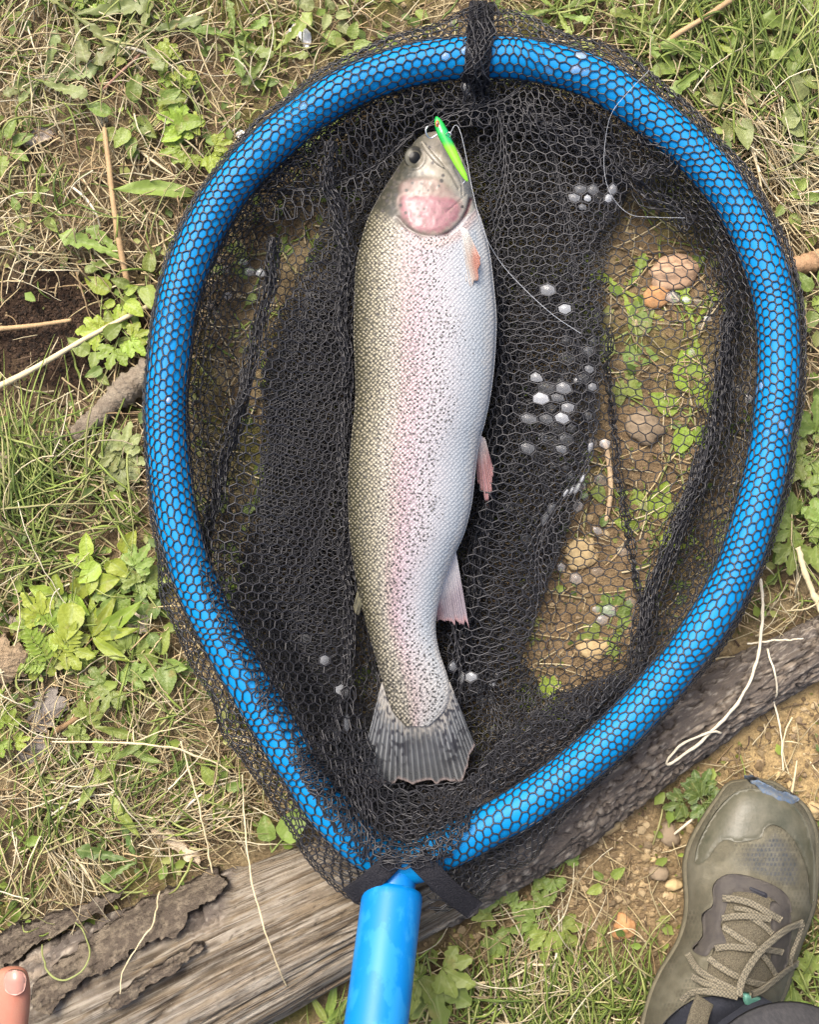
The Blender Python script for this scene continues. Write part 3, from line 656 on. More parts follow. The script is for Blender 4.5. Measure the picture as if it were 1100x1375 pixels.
# bunched folds: many rows of mesh drawn together into a dark band
def rope(pts, width, zs, nv, seed, dens=1.0):
    p = resample(np.c_[np.asarray(pts, float), np.interp(np.linspace(0, 1, len(pts)), np.linspace(0, 1, len(zs)), zs)], 80)
    ln = np.linalg.norm(np.diff(p[:, :2], axis=0), axis=1).sum()
    t = np.gradient(p[:, :2], axis=0); t /= np.linalg.norm(t, axis=1, keepdims=True); nr = np.stack([-t[:, 1], t[:, 0]], -1)
    def fn(u, v):
        k = np.clip(u, 0, 1) * 79
        q = np.stack([np.interp(k, np.arange(80), p[:, i]) for i in range(3)], -1); m = np.stack([np.interp(k, np.arange(80), nr[:, i]) for i in range(2)], -1)
        wd = width * (0.7 + 0.6 * vnoise(u * 9, u * 0, seed))
        s = (v - 0.5) * wd + 4 * np.sin(v * 19 + u * 30) + 8 * fbm(u * 8, v * 0, seed + 1, 2)
        x = q[:, 0] + m[:, 0] * s; y = q[:, 1] + m[:, 1] * s
        z = q[:, 2] + 0.008 * np.cos(math.pi * (v - 0.5)) + 0.003 * np.sin(v * 22 + u * 17)
        return PA(x, y, z), x, y, np.ones(len(x), bool)
    strip(fn, max(6, int(ln / 13 * dens)), nv, seed)
rope([(985, 420), (975, 520), (948, 620), (905, 730), (868, 830), (852, 900), (800, 960)], 30, [0.030, 0.022, 0.03], 12, 400)
rope([(985, 420), (975, 520), (948, 620), (905, 730), (868, 830), (852, 900)], 24, [0.026, 0.018, 0.026], 10, 401)
rope([(985, 430), (960, 560), (925, 680), (880, 800), (856, 900)], 18, [0.03, 0.024, 0.03], 10, 406)
rope([(818, 440), (822, 560), (836, 680), (856, 800), (866, 880)], 9, [0.022, 0.020, 0.022], 5, 402)
rope([(975, 300), (985, 380), (982, 440)], 34, [0.040, 0.034, 0.03], 12, 403)
rope([(440, 190), (438, 250), (470, 340), (466, 430), (462, 520)], 22, [0.045, 0.036, 0.03], 11, 404)
rope([(462, 330), (470, 470), (464, 640), (468, 760), (462, 900), (452, 990)], 20, [0.03, 0.026, 0.03], 10, 414)
rope([(372, 320), (352, 420), (330, 520), (302, 620), (272, 720), (262, 800)], 20, [0.040, 0.036, 0.05], 10, 405)
rope([(372, 320), (352, 420), (330, 520), (302, 620), (272, 720), (262, 800)], 16, [0.032, 0.030, 0.04], 9, 415)
rope([(700, 150), (790, 190), (860, 250), (930, 300)], 30, [0.036, 0.034, 0.036], 12, 407)
rope([(860, 165), (900, 215), (850, 240)], 26, [0.045, 0.050, 0.04], 10, 417)
rope([(470, 1060), (540, 1078), (640, 1060), (740, 1010), (840, 920)], 30, [0.036, 0.05, 0.034], 12, 408)
rope([(440, 1010), (470, 1070), (545, 1100), (630, 1092)], 30, [0.04, 0.06, 0.06], 12, 409)
rope([(655, 330), (676, 480), (660, 640), (640, 760), (615, 900)], 22, [0.024, 0.022, 0.022], 10, 410)
rope([(500, 160), (560, 140), (640, 140), (720, 140)], 30, [0.03, 0.034, 0.03], 12, 411)
rope([(650, 2), (648, 28), (645, 52), (642, 78), (640, 102), (636, 128), (634, 160)], 42, [0.050, 0.0615, 0.066, 0.0665, 0.062, 0.042, 0.03], 11, 418)
rope([(648, 2), (646, 28), (643, 52), (640, 78), (638, 102), (636, 128), (634, 170)], 30, [0.050, 0.0600, 0.0645, 0.0650, 0.0605, 0.042, 0.03], 9, 419)
rope([(330, 260), (400, 215), (470, 170)], 20, [0.04, 0.036, 0.03], 10, 412)
seg = np.concatenate(ALL_V)
rad_ = np.repeat(np.concatenate(ALL_R)[:, None], 2, 1); v, f = tubes(seg, rad_, None, 4)
cord_m = mat('black_nylon_cord', (0.019, 0.019, 0.022), 0.36, 0.5)
npart('net_bag', npmesh('net_bag', v, f, True), cord_m, kind='stuff')['label'] = 'black honeycomb mesh bag, bunched in folds under the trout'

# water held in single mesh cells; pale base colour stands in for reflected sky
film_m = bpy.data.materials.new('water_film'); film_m.use_nodes = True; t = film_m.node_tree; b = t.nodes['Principled BSDF']
b.inputs['Base Color'].default_value = (0.62, 0.65, 0.68, 1); b.inputs['Roughness'].default_value = 0.12; b.inputs['Specular IOR Level'].default_value = 0.8
tr = t.nodes.new('ShaderNodeBsdfTransparent'); ms = t.nodes.new('ShaderNodeMixShader'); at = t.nodes.new('ShaderNodeAttribute'); at.attribute_name = 'film'
t.links.new(at.outputs['Fac'], ms.inputs[0]); t.links.new(tr.outputs[0], ms.inputs[1]); t.links.new(b.outputs[0], ms.inputs[2]); t.links.new(ms.outputs[0], t.nodes['Material Output'].inputs[0])
FILM = [(770, 460, 22, 30, 16), (755, 520, 26, 26, 20), (740, 570, 22, 26, 18), (775, 655, 14, 10, 14), (740, 600, 12, 20, 12), (705, 700, 24, 50, 14), (800, 265, 16, 8, 9), (715, 205, 8, 6, 4), (800, 590, 8, 10, 4), (760, 700, 30, 60, 10), (620, 912, 7, 10, 5), (673, 900, 3, 3, 1), (650, 930, 6, 6, 2), (290, 405, 14, 22, 9), (320, 350, 18, 20, 6), (750, 90, 36, 10, 5), (410, 157, 3, 3, 1), (1010, 515, 14, 10, 5), (1030, 575, 8, 10, 4), (1005, 530, 5, 8, 3), (228, 543, 2, 2, 1), (920, 395, 12, 8, 5), (870, 550, 5, 5, 2), (455, 950, 10, 30, 6), (800, 800, 14, 20, 4), (940, 470, 8, 30, 3), (370, 560, 60, 160, 4), (420, 850, 30, 80, 4), (660, 960, 20, 40, 6), (610, 90, 20, 30, 3), (600, 20, 8, 6, 2)]
cw = np.concatenate([q[0] for q in CELLS]); cpx = np.concatenate([q[1] for q in CELLS]); cpy = np.concatenate([q[2] for q in CELLS])
FX0 = np.array([(476, 400), (478, 540), (468, 690), (502, 870), (488, 1040), (632, 1010), (602, 905), (634, 680), (667, 430), (636, 265), (590, 178), (530, 235)])
sel = []
for (x, y, sx, sy, n) in FILM:
    for k in range(n):
        qx, qy = rng.normal(x, sx), rng.normal(y, sy)
        i = int(np.argmin(np.hypot(cpx - qx, cpy - qy) - 60 * cw[:, :, 2].mean(1)))
        if math.hypot(cpx[i] - qx, cpy[i] - qy) < 20 and not inside(np.array([cpx[i]]), np.array([cpy[i]]), FX0)[0]: sel.append(i)
sel = np.unique(sel); fv, ff, fa = [], [], []
for i in sel:
    c6 = cw[i]; ctr = c6.mean(0)
    if np.linalg.norm(c6 - ctr, axis=1).max() > 0.009: continue
    k = len(fv); dome = 0.0012
    c6 = ctr + (c6 - ctr) * rng.uniform(0.55, 0.93)
    fv += [tuple(q) for q in c6] + [tuple(ctr + (c6[j] - ctr) * 0.55 + (0, 0, dome * 0.8)) for j in range(6)] + [tuple(ctr + (0, 0, dome))]
    for j in range(6): ff.append((k + j, k + (j + 1) % 6, k + 6 + (j + 1) % 6, k + 6 + j))
    for j in range(6): ff.append((k + 6 + j, k + 6 + (j + 1) % 6, k + 12, k + 12))
    fa += [float(np.clip(rng.beta(0.9, 5.5), 0.02, 0.40))] * 13
me = npmesh('water_film', np.array(fv), [np.array([q for q in ff if q[2] != q[3]]), np.array([q[:3] for q in ff if q[2] == q[3]])], True, attrs={'film': np.array(fa)})
npart('water_film', me, film_m, kind='stuff')['label'] = 'water drops caught in cells of the mesh, reflected sky painted whitish'

# black webbing: strap over the top of the hoop, and the two open ends by the handle
web_m = mat('black_webbing', (0.012, 0.012, 0.015), 0.9, 0.12, noise=(700, 0.8, (0.035, 0.035, 0.04)), bump=(800, 1.0, 0.0016))
def ribbon(name, pts, wpx, m, parent, thick=0.0014, n=30, wav=0.0):
    """pts: (px,py,z); flat band"""
    p = resample(pts, n); q = PA(p[:, 0], p[:, 1], p[:, 2]); t = np.gradient(q, axis=0); t /= np.linalg.norm(t, axis=1, keepdims=True)
    sdir = np.cross(t, [0, 0, 1.0]); bad = np.linalg.norm(sdir, axis=1) < 0.05
    sdir[bad] = sdir[~bad][0] if (~bad).any() else (1, 0, 0)
    sdir /= np.linalg.norm(sdir, axis=1, keepdims=True); nn = np.cross(sdir, t)
    prof = [(-1, 0), (-0.94, 1), (-0.5, 0.8), (0, 0.9), (0.5, 0.8), (0.94, 1), (1, 0), (0.9, -1), (-0.9, -1)]
    hw = wpx * S * 0.5
    v = np.stack([q + sdir * (a * hw * (1 + wav * np.sin(np.arange(n) * 0.9)))[:, None] + nn * (b * thick * 0.5) for a, b in prof], 1)
    me = npmesh(name, v.reshape(-1, 3), [grid_faces(n, len(prof), False, True), np.arange(len(prof))[None, ::-1], (n - 1) * len(prof) + np.arange(len(prof))[None]])
    return me
zt = float(hoop_z(80))
npart('strap', ribbon('strap', [(648, 4, zt + 0.002), (646, 30, zt + 0.012), (645, 52, zt + 0.016), (642, 78, zt + TR + 0.0030), (640, 100, zt + 0.014), (637, 118, zt - 0.004), (634, 132, zt - 0.014)], 33, web_m, net, wav=0.05), web_m, parent=hoop)
npart('binding', ribbon('binding', [(530, 1152, 0.114), (514, 1168, 0.119), (494, 1186, 0.116), (470, 1203, 0.100)], 26, web_m, net), web_m)
npart('binding', ribbon('binding', [(560, 1152, 0.115), (580, 1172, 0.118), (604, 1196, 0.110), (638, 1222, 0.092)], 27, web_m, net), web_m)
# net corners that hang outside, between the bindings and the hoop
flat_sheet_keep = len(ALL_V)
ALL_V.clear()
flat_sheet([(470, 1205), (440, 1150), (400, 1098), (410, 1070), (470, 1110), (520, 1150), (525, 1165), (500, 1184)], 12.5, 30, lambda x, y: 0.100 - 0.05 * smooth(520, 430, x), [(40, 80, 6, 0.003, 0)], 500, clip=[(300, 1000), (700, 1000), (700, 1300), (300, 1300)])
flat_sheet([(640, 1226), (652, 1180), (700, 1135), (720, 1100), (660, 1105), (590, 1140), (565, 1155), (585, 1180), (610, 1200)], 12.5, -30, lambda x, y: 0.108 - 0.035 * smooth(580, 690, x), [(-40, 80, 6, 0.003, 0)], 510, clip=[(300, 1000), (800, 1000), (800, 1300), (300, 1300)])
flat_sheet([(640, 1226), (652, 1180), (700, 1135), (720, 1100), (660, 1105), (590, 1140), (565, 1155), (585, 1180), (610, 1200)], 12.0, -10, lambda x, y: 0.098 - 0.035 * smooth(580, 690, x), [(-40, 60, 8, 0.003, 0)], 512, clip=[(300, 1000), (800, 1000), (800, 1300), (300, 1300)])
seg = np.concatenate(ALL_V); v, f = tubes(seg, np.full((len(seg), 2), CORD), None, 4)
npart('net_corner', npmesh('net_corner', v, f, True), cord_m, kind='stuff')

# ------------------------------------------------------------------ the trout
DORS = [(177, 584), (179, 573), (184, 564), (192, 556), (205, 548), (220, 538), (235, 528), (260, 512), (290, 496), (320, 486), (360, 478), (400, 476), (450, 475), (500, 477), (540, 477), (590, 472), (640, 468), (690, 468), (730, 471), (780, 479), (830, 490), (870, 501), (905, 511), (930, 519), (955, 527), (975, 545)]
VENT = [(177, 586), (179, 594), (184, 602), (192, 609), (205, 616), (220, 624), (235, 630), (250, 633), (265, 635), (300, 648), (340, 658), (390, 664), (430, 667), (480, 665), (525, 660), (565, 652), (590, 645), (620, 640), (650, 637), (680, 633), (715, 624), (745, 611), (780, 597), (815, 588), (845, 585), (875, 590), (905, 600), (930, 604), (955, 596), (975, 575)]
def crv(tab):
    t = np.array(tab, float); k = catmull(t[:, ::-1], 2000); k = k[np.argsort(k[:, 1])]; return lambda y: np.interp(y, k[:, 1], k[:, 0])
fL, fR = crv(DORS), crv(VENT)
THK = [(177, 0.0015), (180, 0.006), (190, 0.0125), (210, 0.018), (240, 0.0225), (280, 0.0265), (330, 0.031), (430, 0.035), (560, 0.034), (680, 0.030), (760, 0.024), (830, 0.0175), (880, 0.0135), (920, 0.010), (950, 0.006), (975, 0.0012)]
tk = crv([(a, b) for a, b in THK])
FZC = 0.056
NY, NX = 620, 170
ys = np.concatenate([177 + np.linspace(0, 1, 60) ** 2 * 30, np.linspace(208, 975, NY - 60)])
tt = -np.cos(np.linspace(0, math.pi, NX)) * 0.5 + 0.5          # 0 dorsal .. 1 ventral
YY, TT = np.meshgrid(ys, tt, indexing='ij')
l, r_ = fL(ys)[:, None], fR(ys)[:, None]; XX = l + (r_ - l) * TT
T2 = TT * 2 - 1
dome = np.clip(1 - np.abs(T2) ** 2.25, 0, 1) ** 0.56
zt_ = tk(ys)[:, None] * dome
# head anatomy, in photograph pixels
OPER = resample([(539, 266), (560, 263), (590, 264), (612, 268), (619, 280), (614, 294), (602, 305), (586, 312), (566, 311), (549, 303), (540, 288)], 60, True)
PREO = resample([(537, 248), (556, 240), (585, 240), (602, 250), (612, 262), (590, 263), (560, 262), (540, 265)], 50, True)
CHEEK = resample([(566, 205), (590, 205), (612, 225), (625, 250), (628, 268), (612, 262), (600, 248), (580, 238), (560, 236)], 50, True)
GILL = resample([(534, 292), (548, 308), (566, 316), (586, 318), (604, 312), (618, 300), (627, 284), (632, 268)], 60)
JAW = resample([(566, 193), (578, 204), (594, 222), (606, 236), (616, 254)], 40)
so_, sp_, sc_ = sdf(XX, YY, OPER), sdf(XX, YY, PREO), sdf(XX, YY, CHEEK)
dg = dist_line(XX, YY, GILL); dj = dist_line(XX, YY, JAW); de = np.hypot(XX - 555, YY - 212)
headw = smooth(330, 300, YY + 0.12 * (XX - 570))
zt_ = zt_ + 0.0013 * smooth(-4, 8, so_) + 0.0008 * smooth(-3, 4, sp_) - (0.0008 + 0.0020 * smooth(585, 610, XX)) * np.exp(-(dg / 2.4) ** 2) - 0.0012 * np.exp(-(dj / 1.4) ** 2)
zt_ = zt_ + 0.0010 * np.exp(-((de - 15) / 2.5) ** 2) - 0.0016 * smooth(14, 10, de)
zt_ = zt_ + 0.0005 * fbm(XX / 9, YY / 9, 3, 3) * headw + 0.0010 * fbm(XX / 60, YY / 90, 6, 2)
# folds of the throat and lower jaw
for q in ([(622, 232), (631, 252), (630, 272)], [(610, 226), (619, 244), (621, 262)], [(600, 285), (612, 275), (626, 262)]):
    zt_ -= 0.0009 * np.exp(-(dist_line(XX, YY, resample(q, 20)) / 1.3) ** 2)
zt_ *= smooth(0, 0.02, TT) * smooth(0, 0.02, 1 - TT)
# colour of the skin across the flank
f = TT; yv = YY
stops = [(0.0, (0.13, 0.125, 0.075)), (0.05, (0.24, 0.22, 0.14)), (0.14, (0.44, 0.40, 0.28)), (0.24, (0.57, 0.52, 0.42)), (0.31, (0.61, 0.52, 0.46)), (0.38, (0.63, 0.47, 0.49)), (0.44, (0.64, 0.49, 0.53)), (0.54, (0.64, 0.57, 0.61)), (0.66, (0.66, 0.64, 0.67)), (0.80, (0.64, 0.68, 0.72)), (0.90, (0.63, 0.70, 0.75)), (0.96, (0.78, 0.79, 0.77)), (1.0, (0.78, 0.77, 0.73))]
fs = np.clip(f + 0.02 * fbm(XX / 50, YY / 50, 12, 3) + 0.035 * fbm(XX / 6, YY / 9, 14, 3) - 0.06 * smooth(560, 700, yv) * (1 - f), 0, 1)
fc = np.stack([np.interp(fs, [s[0] for s in stops], [s[1][k] for s in stops]) for k in range(3)], -1)
fc = lerp(fc, (0.66, 0.62, 0.55), 0.45 * smooth(820, 930, yv))
# head
mot0 = fbm(XX / 6, YY / 6, 53, 3)
hd = lerp(np.zeros(fc.shape) + (0.070, 0.068, 0.045), (0.46, 0.40, 0.30), smooth(552, 592, XX + 0.06 * (YY - 220) + 7 * fbm(XX / 10, YY / 10, 87, 3)))
hd = lerp(hd, (0.60, 0.59, 0.51), smooth(590, 625, XX))
hd = lerp(hd, (0.16, 0.16, 0.12), smooth(205, 185, YY) * smooth(600, 560, XX) * 0.7)
hd = lerp(hd, (0.64, 0.42, 0.36), 0.55 * smooth(-4, 6, sp_))
hd = lerp(hd, (0.66, 0.60, 0.48), 0.6 * smooth(-2, 6, sc_))
hd = lerp(hd, (0.56, 0.25, 0.27), smooth(-5, 5, so_ + 3 * mot0))
hd = lerp(hd, (0.60, 0.32, 0.34), smooth(2, 8, so_) * 0.5)
hd = lerp(hd, (0.72, 0.52, 0.44), 0.6 * np.exp(-((so_ + 3) / 2.5) ** 2) * smooth(300, 262, YY))
hd = lerp(hd, (0.14, 0.035, 0.045), np.exp(-(dg / 3.0) ** 2) * smooth(560, 600, XX))
hd = lerp(hd, (0.30, 0.22, 0.18), np.exp(-(dg / 4.0) ** 2) * smooth(600, 560, XX) * 0.5)
for nx_, ny_, nr_ in ((571, 195, 2.6), (577, 198, 1.8)): hd = lerp(hd, (0.03, 0.028, 0.025), smooth(nr_ + 1, nr_ - 1, np.hypot(XX - nx_, YY - ny_)))
hd = lerp(hd, (0.20, 0.19, 0.15), 0.7 * np.exp(-(dj / 1.6) ** 2))
bw_ = np.interp(XX, [500, 545], [22, 4]); behind = smooth(-bw_, bw_, YY - np.interp(XX, [470, 500, 534, 566, 600, 627, 660], [270, 286, 302, 319, 317, 291, 263]) + 9 * fbm(XX / 8, YY / 8, 88, 3) * smooth(545, 520, XX))
hmix = 1 - behind
gillskin = np.exp(-((dg - 9) / 7) ** 2) * behind
fc = lerp(fc, (0.70, 0.52, 0.47), 0.75 * gillskin * smooth(545, 570, XX))
fc = fc * behind[..., None] + hd * hmix[..., None]
mott = fbm(XX / 5, YY / 5, 51, 4)
fc = lerp(fc, (0.24, 0.21, 0.15), hmix * smooth(0.05, 0.5, mott) * 0.40)
fc = lerp(fc, (0.58, 0.50, 0.41), hmix * smooth(0.15, 0.5, -mott) * 0.22)
fc = lerp(fc, (0.55, 0.33, 0.37), 0.4 * np.exp(-((f + 0.008 * fbm(XX / 4, YY / 8, 22, 2) - 0.345) / 0.012) ** 2) * behind)
fc = fc * (0.57 - 0.12 * hmix)[..., None]
# black head spots, painted one by one
for (sx_, sy_, sr_) in [(567, 233, 2.2), (581, 219, 2), (595, 236, 2), (593, 243, 2.4), (589, 250, 1.8), (566, 247, 1.8), (546, 256, 2), (554, 246, 1.8), (563, 257, 1.4), (575, 256, 1.4), (550, 275, 2), (561, 281, 1.8), (545, 286, 2), (556, 288, 2), (563, 291, 2), (570, 281, 1.6), (538, 276, 2), (621, 278, 2), (532, 262, 2.2), (526, 252, 2), (520, 270, 2.2), (530, 245, 1.8), (514, 284, 2), (528, 280, 2), (535, 230, 1.8), (522, 262, 2), (506, 290, 2), (517, 295, 2)]:
    fc = lerp(fc, (0.05, 0.045, 0.04), 0.95 * smooth(sr_ + 1.1, sr_ - 0.5, np.hypot(XX - sx_, YY - sy_)))
spot = smooth(0.82, 0.58, f + 0.10 * fbm(XX / 40, YY / 40, 2, 2)) * behind * (0.74 + 0.26 * smooth(0.05, 0.4, f))
spot = np.maximum(spot, behind * smooth(800, 900, yv) * smooth(0.98, 0.85, f))
scal = behind * (0.20 + 0.62 * smooth(0.60, 0.10, f + 0.05 * fbm(XX / 25, YY / 25, 66, 3))) * smooth(0.99, 0.9, f)
bz = -tk(ys)[:, None] * np.clip(1 - np.abs(T2) ** 2.25, 0, 1) ** 0.56
top = PA(XX, YY, FZC + zt_); bot = PA(XX, YY, np.full(XX.shape, FZC)); bot[..., 2] = FZC + bz
v = np.concatenate([top.reshape(-1, 3), bot.reshape(-1, 3)]); gf = grid_faces(NY, NX); nT = NY * NX
trout = thing('rainbow_trout', 'silvery trout with pink side stripe and black speckles lying in the net', 'fish', P(570, 600, 0.0))
def tpart(name, me, m, kind=None, parent=None):
    if parent: return link(name, me, m, parent, kind)
    o = link(name, me, m, trout, kind); o.matrix_parent_inverse = Matrix.Translation(-Vector(P(570, 600, 0.0))); return o

def fish_material():
    m = bpy.data.materials.new('trout_skin'); m.use_nodes = True; t = m.node_tree; b = t.nodes['Principled BSDF']; N = t.nodes.new; L = t.links.new
    def at(n): a = N('ShaderNodeAttribute'); a.attribute_name = n; return a
    def math_(op, a, b_=None, c=None):
        q = N('ShaderNodeMath'); q.operation = op
        for i, x in enumerate((a, b_, c)):
            if x is None: continue
            if isinstance(x, (int, float)): q.inputs[i].default_value = x
            else: L(x, q.inputs[i])
        return q.outputs[0]
    def mixc(fac, c1, c2):
        q = N('ShaderNodeMix'); q.data_type = 'RGBA'
        L(fac, q.inputs[0])
        for i, x in ((6, c1), (7, c2)):
            if isinstance(x, tuple): q.inputs[i].default_value = (*x, 1)
            else: L(x, q.inputs[i])
        return q.outputs[2]
    pos = at('pos2').outputs['Vector']
    mp = N('ShaderNodeMapping'); mp.inputs['Rotation'].default_value = (0, 0, R(45)); mp.inputs['Scale'].default_value = (1, 1, 1); L(pos, mp.inputs[0])
    # slight waviness of the scale rows
    nz = N('ShaderNodeTexNoise'); nz.inputs['Scale'].default_value = 0.12; L(pos, nz.inputs['Vector'])
    va = N('ShaderNodeVectorMath'); va.operation = 'MULTIPLY_ADD'; va.inputs[1].default_value = (1.6, 1.6, 0); L(nz.outputs['Color'], va.inputs[0]); L(mp.outputs[0], va.inputs[2])
    vo = N('ShaderNodeTexVoronoi'); vo.voronoi_dimensions = '2D'; vo.inputs['Scale'].default_value = 2.35; vo.inputs['Randomness'].default_value = 0.34; L(va.outputs[0], vo.inputs['Vector'])
    d = vo.outputs['Distance']
    edge = N('ShaderNodeMapRange'); edge.inputs[1].default_value = 0.28; edge.inputs[2].default_value = 0.50; L(d, edge.inputs[0])
    glint = N('ShaderNodeMapRange'); glint.inputs[1].default_value = 0.34; glint.inputs[2].default_value = 0.12; L(d, glint.inputs[0])
    sc = at('scalem').outputs['Fac']; col = at('Col').outputs['Color']
    dark = mixc(math_('MULTIPLY', math_('MULTIPLY', edge.outputs[0], sc), 0.95), col, (0.028, 0.026, 0.014))
    bright = mixc(math_('MULTIPLY', math_('MULTIPLY', glint.outputs[0], sc), 0.7), dark, (0.46, 0.41, 0.29))
    # scattered dark marks
    v2 = N('ShaderNodeTexVoronoi'); v2.voronoi_dimensions = '2D'; v2.inputs['Scale'].default_value = 1.75; L(pos, v2.inputs['Vector'])
    n2 = N('ShaderNodeTexNoise'); n2.inputs['Scale'].default_value = 3.8; n2.inputs['Detail'].default_value = 3; L(pos, n2.inputs['Vector'])
    dd = math_('ADD', v2.outputs['Distance'], math_('MULTIPLY', math_('SUBTRACT', n2.outputs[0], 0.5), 1.05))
    thr = math_('MULTIPLY', at('spotm').outputs['Fac'], 0.26)
    sm = N('ShaderNodeMapRange'); sm.inputs[1].default_value = -0.06; sm.inputs[2].default_value = 0.05; L(math_('SUBTRACT', thr, dd), sm.inputs[0])
    spotf = math_('MULTIPLY', sm.outputs[0], math_('GREATER_THAN', at('spotm').outputs['Fac'], 0.05))
    fin = mixc(math_('MULTIPLY', spotf, 0.90), bright, (0.035, 0.033, 0.03))
    L(fin, b.inputs['Base Color'])
    b.inputs['Roughness'].default_value = 0.42; b.inputs['Specular IOR Level'].default_value = 0.5; b.inputs['Coat Weight'].default_value = 0.12; b.inputs['Coat Roughness'].default_value = 0.2
    L(math_('MULTIPLY', at('scalem').outputs['Fac'], 0.22), b.inputs['Metallic'])
    bp = N('ShaderNodeBump'); bp.inputs['Strength'].default_value = 0.55; bp.inputs['Distance'].default_value = 0.0012; bp.invert = True
    L(math_('MULTIPLY', d, at('behind').outputs['Fac']), bp.inputs['Height']); L(bp.outputs[0], b.inputs['Normal'])
    return m
skin_m = fish_material()
dup2 = lambda a: np.concatenate([a.reshape(-1), a.reshape(-1)])
c2 = np.concatenate([fc.reshape(-1, 3), fc.reshape(-1, 3)]); uv2 = np.concatenate([np.stack([XX, YY], -1).reshape(-1, 2)] * 2) / 10.0
body = tpart('body', npmesh('body', v, [gf[:, ::-1], gf + nT], True, c2, {'spotm': dup2(spot), 'scalem': dup2(scal), 'behind': dup2(behind)}, uv2), skin_m)

def trout_z(px, py):
    l, r = fL(py), fR(py); t = np.clip((px - l) / (r - l), 0, 1) * 2 - 1
    return FZC + tk(py) * np.clip(1 - np.abs(t) ** 2.25, 0, 1) ** 0.56
# eye: domed ball with ring and pupil
def disc_dome(name, cx, cy, rx, ry, h, z0, m, n=24, rings=8, colf=None):
    vs_, cs = [], []
    for i in range(rings + 1):
        k = i / rings
        for j in range(n):
            a = 2 * math.pi * j / n; x = cx + rx * k * math.cos(a); y = cy + ry * k * math.sin(a)
            vs_.append(P(x, y, z0 + h * (1 - k * k) - (0.0015 if i == rings else 0))); cs.append(colf(k, a) if colf else (1, 1, 1))
    return npmesh(name, np.array(vs_), grid_faces(rings + 1, n, False, True)[:, ::-1], True, np.array(cs))
def eyecol(k, a):
    if k < 0.56: return (0.003, 0.004, 0.005)
    if k < 0.64: return (0.07, 0.065, 0.045)
    if k < 0.86: return (0.085, 0.083, 0.065) if math.cos(a * 1 + 0.6) < 0.1 else (0.02, 0.02, 0.017)
    return (0.03, 0.029, 0.023)
eye_m = mat('eye_gloss', attr=True, rough=0.15, spec=0.12)
tpart('eye', disc_dome('eye', 557, 212, 14.5, 15.5, 0.0020, float(trout_z(557, 212)) - 0.0004, eye_m, rings=14, colf=eyecol), eye_m, parent=body)

# fins
fin_m = bpy.data.materials.new('fin'); fin_m.use_nodes = True; t = fin_m.node_tree; b = t.nodes['Principled BSDF']
at_ = t.nodes.new('ShaderNodeAttribute'); at_.attribute_name = 'Col'; t.links.new(at_.outputs['Color'], b.inputs['Base Color']); b.inputs['Roughness'].default_value = 0.3; b.inputs['Coat Weight'].default_value = 0.4
al = t.nodes.new('ShaderNodeAttribute'); al.attribute_name = 'alpha'; t.links.new(al.outputs['Fac'], b.inputs['Alpha'])
def fin(name, base, tip, zb, ztip, nray, colf, ridge=0.0006, nu=None, nv=26, ragged=0.05, alphaf=None, seed=0):
    nu = nu or nray * 6
    A_ = resample(base, nu); B_ = resample(tip, nu); u = np.linspace(0, 1, nu)[:, None]; v_ = np.linspace(0, 1, nv)[None]
    rg = 1 + ragged * (vnoise(u * nray * 1.3, u * 0, seed) - 0.6) * 2
    k = v_ * rg
    X_ = A_[:, :1] + (B_[:, :1] - A_[:, :1]) * k; Y_ = A_[:, 1:] + (B_[:, 1:] - A_[:, 1:]) * k
    rp = np.sin(u * nray * 2 * math.pi)
    zz = zb + (ztip - zb) * v_ + ridge * rp * smooth(0, 0.2, v_) + 0.0015 * fbm(u * 4, v_ * 2, seed + 3, 2)
    cc = colf(u + 0 * v_, v_ + 0 * u, rp + 0 * v_, X_, Y_) * (0.85 if name == 'tail_fin' else 0.58)
    top = PA(X_, Y_, zz).reshape(-1, 3); bo = top - np.array([0, 0, 0.0007]); g_ = grid_faces(nu, nv); n = nu * nv
    bd = np.concatenate([np.arange(nv), np.arange(1, nu) * nv + nv - 1, ((nu - 1) * nv + np.arange(nv))[::-1][1:], (np.arange(nu) * nv)[::-1][1:]])
    rim = np.stack([bd[:-1], bd[1:], bd[1:] + n, bd[:-1] + n], -1)
    alp = np.ones((nu, nv)) if alphaf is None else alphaf(u + 0 * v_, v_ + 0 * u)
    return npmesh(name, np.concatenate([top, bo]), [g_, g_[:, ::-1] + n, rim], True, np.tile(cc.reshape(-1, 3), (2, 1)), {'alpha': np.tile(alp.reshape(-1), 2)})
def tailcol(u, v, rp, X_, Y_):
    c = lerp(np.zeros(u.shape + (3,)) + (0.075, 0.08, 0.085), (0.21, 0.22, 0.225), smooth(0.0, 0.9, rp) * (1 - 0.5 * smooth(0.3, 0.45, u) * smooth(0.75, 0.6, u)))
    c = lerp(c, (0.34, 0.32, 0.28), smooth(0.34, 0.02, v + 0.25 * (vnoise(X_ / 3, Y_ / 3, 67) - 0.5)) * 0.9)
    sp = vnoise(X_ / 3.4, Y_ / 4.5, 61)
    c = lerp(c, (0.03, 0.03, 0.035), smooth(0.58, 0.70, sp) * (0.95 - 0.7 * smooth(0.35, 0.45, u) * smooth(0.7, 0.6, u)) * smooth(0.9, 0.6, v))
    c = lerp(c, (0.40, 0.32, 0.30), smooth(0.94, 1, v) * 0.8)
    return c
tpart('tail_fin', fin('tail_fin', [(513, 915), (524, 945), (545, 962), (565, 968), (582, 962), (598, 942), (604, 915)], [(483, 1032), (491, 1050), (528, 1051), (560, 1052), (592, 1050), (622, 1043), (637, 998)], FZC - 0.001, FZC - 0.010, 24, tailcol, 0.0004, 200, 46, 0.05, alphaf=lambda u, v: 1 - 0.25 * smooth(0.25, 0.95, v), seed=3), fin_m)
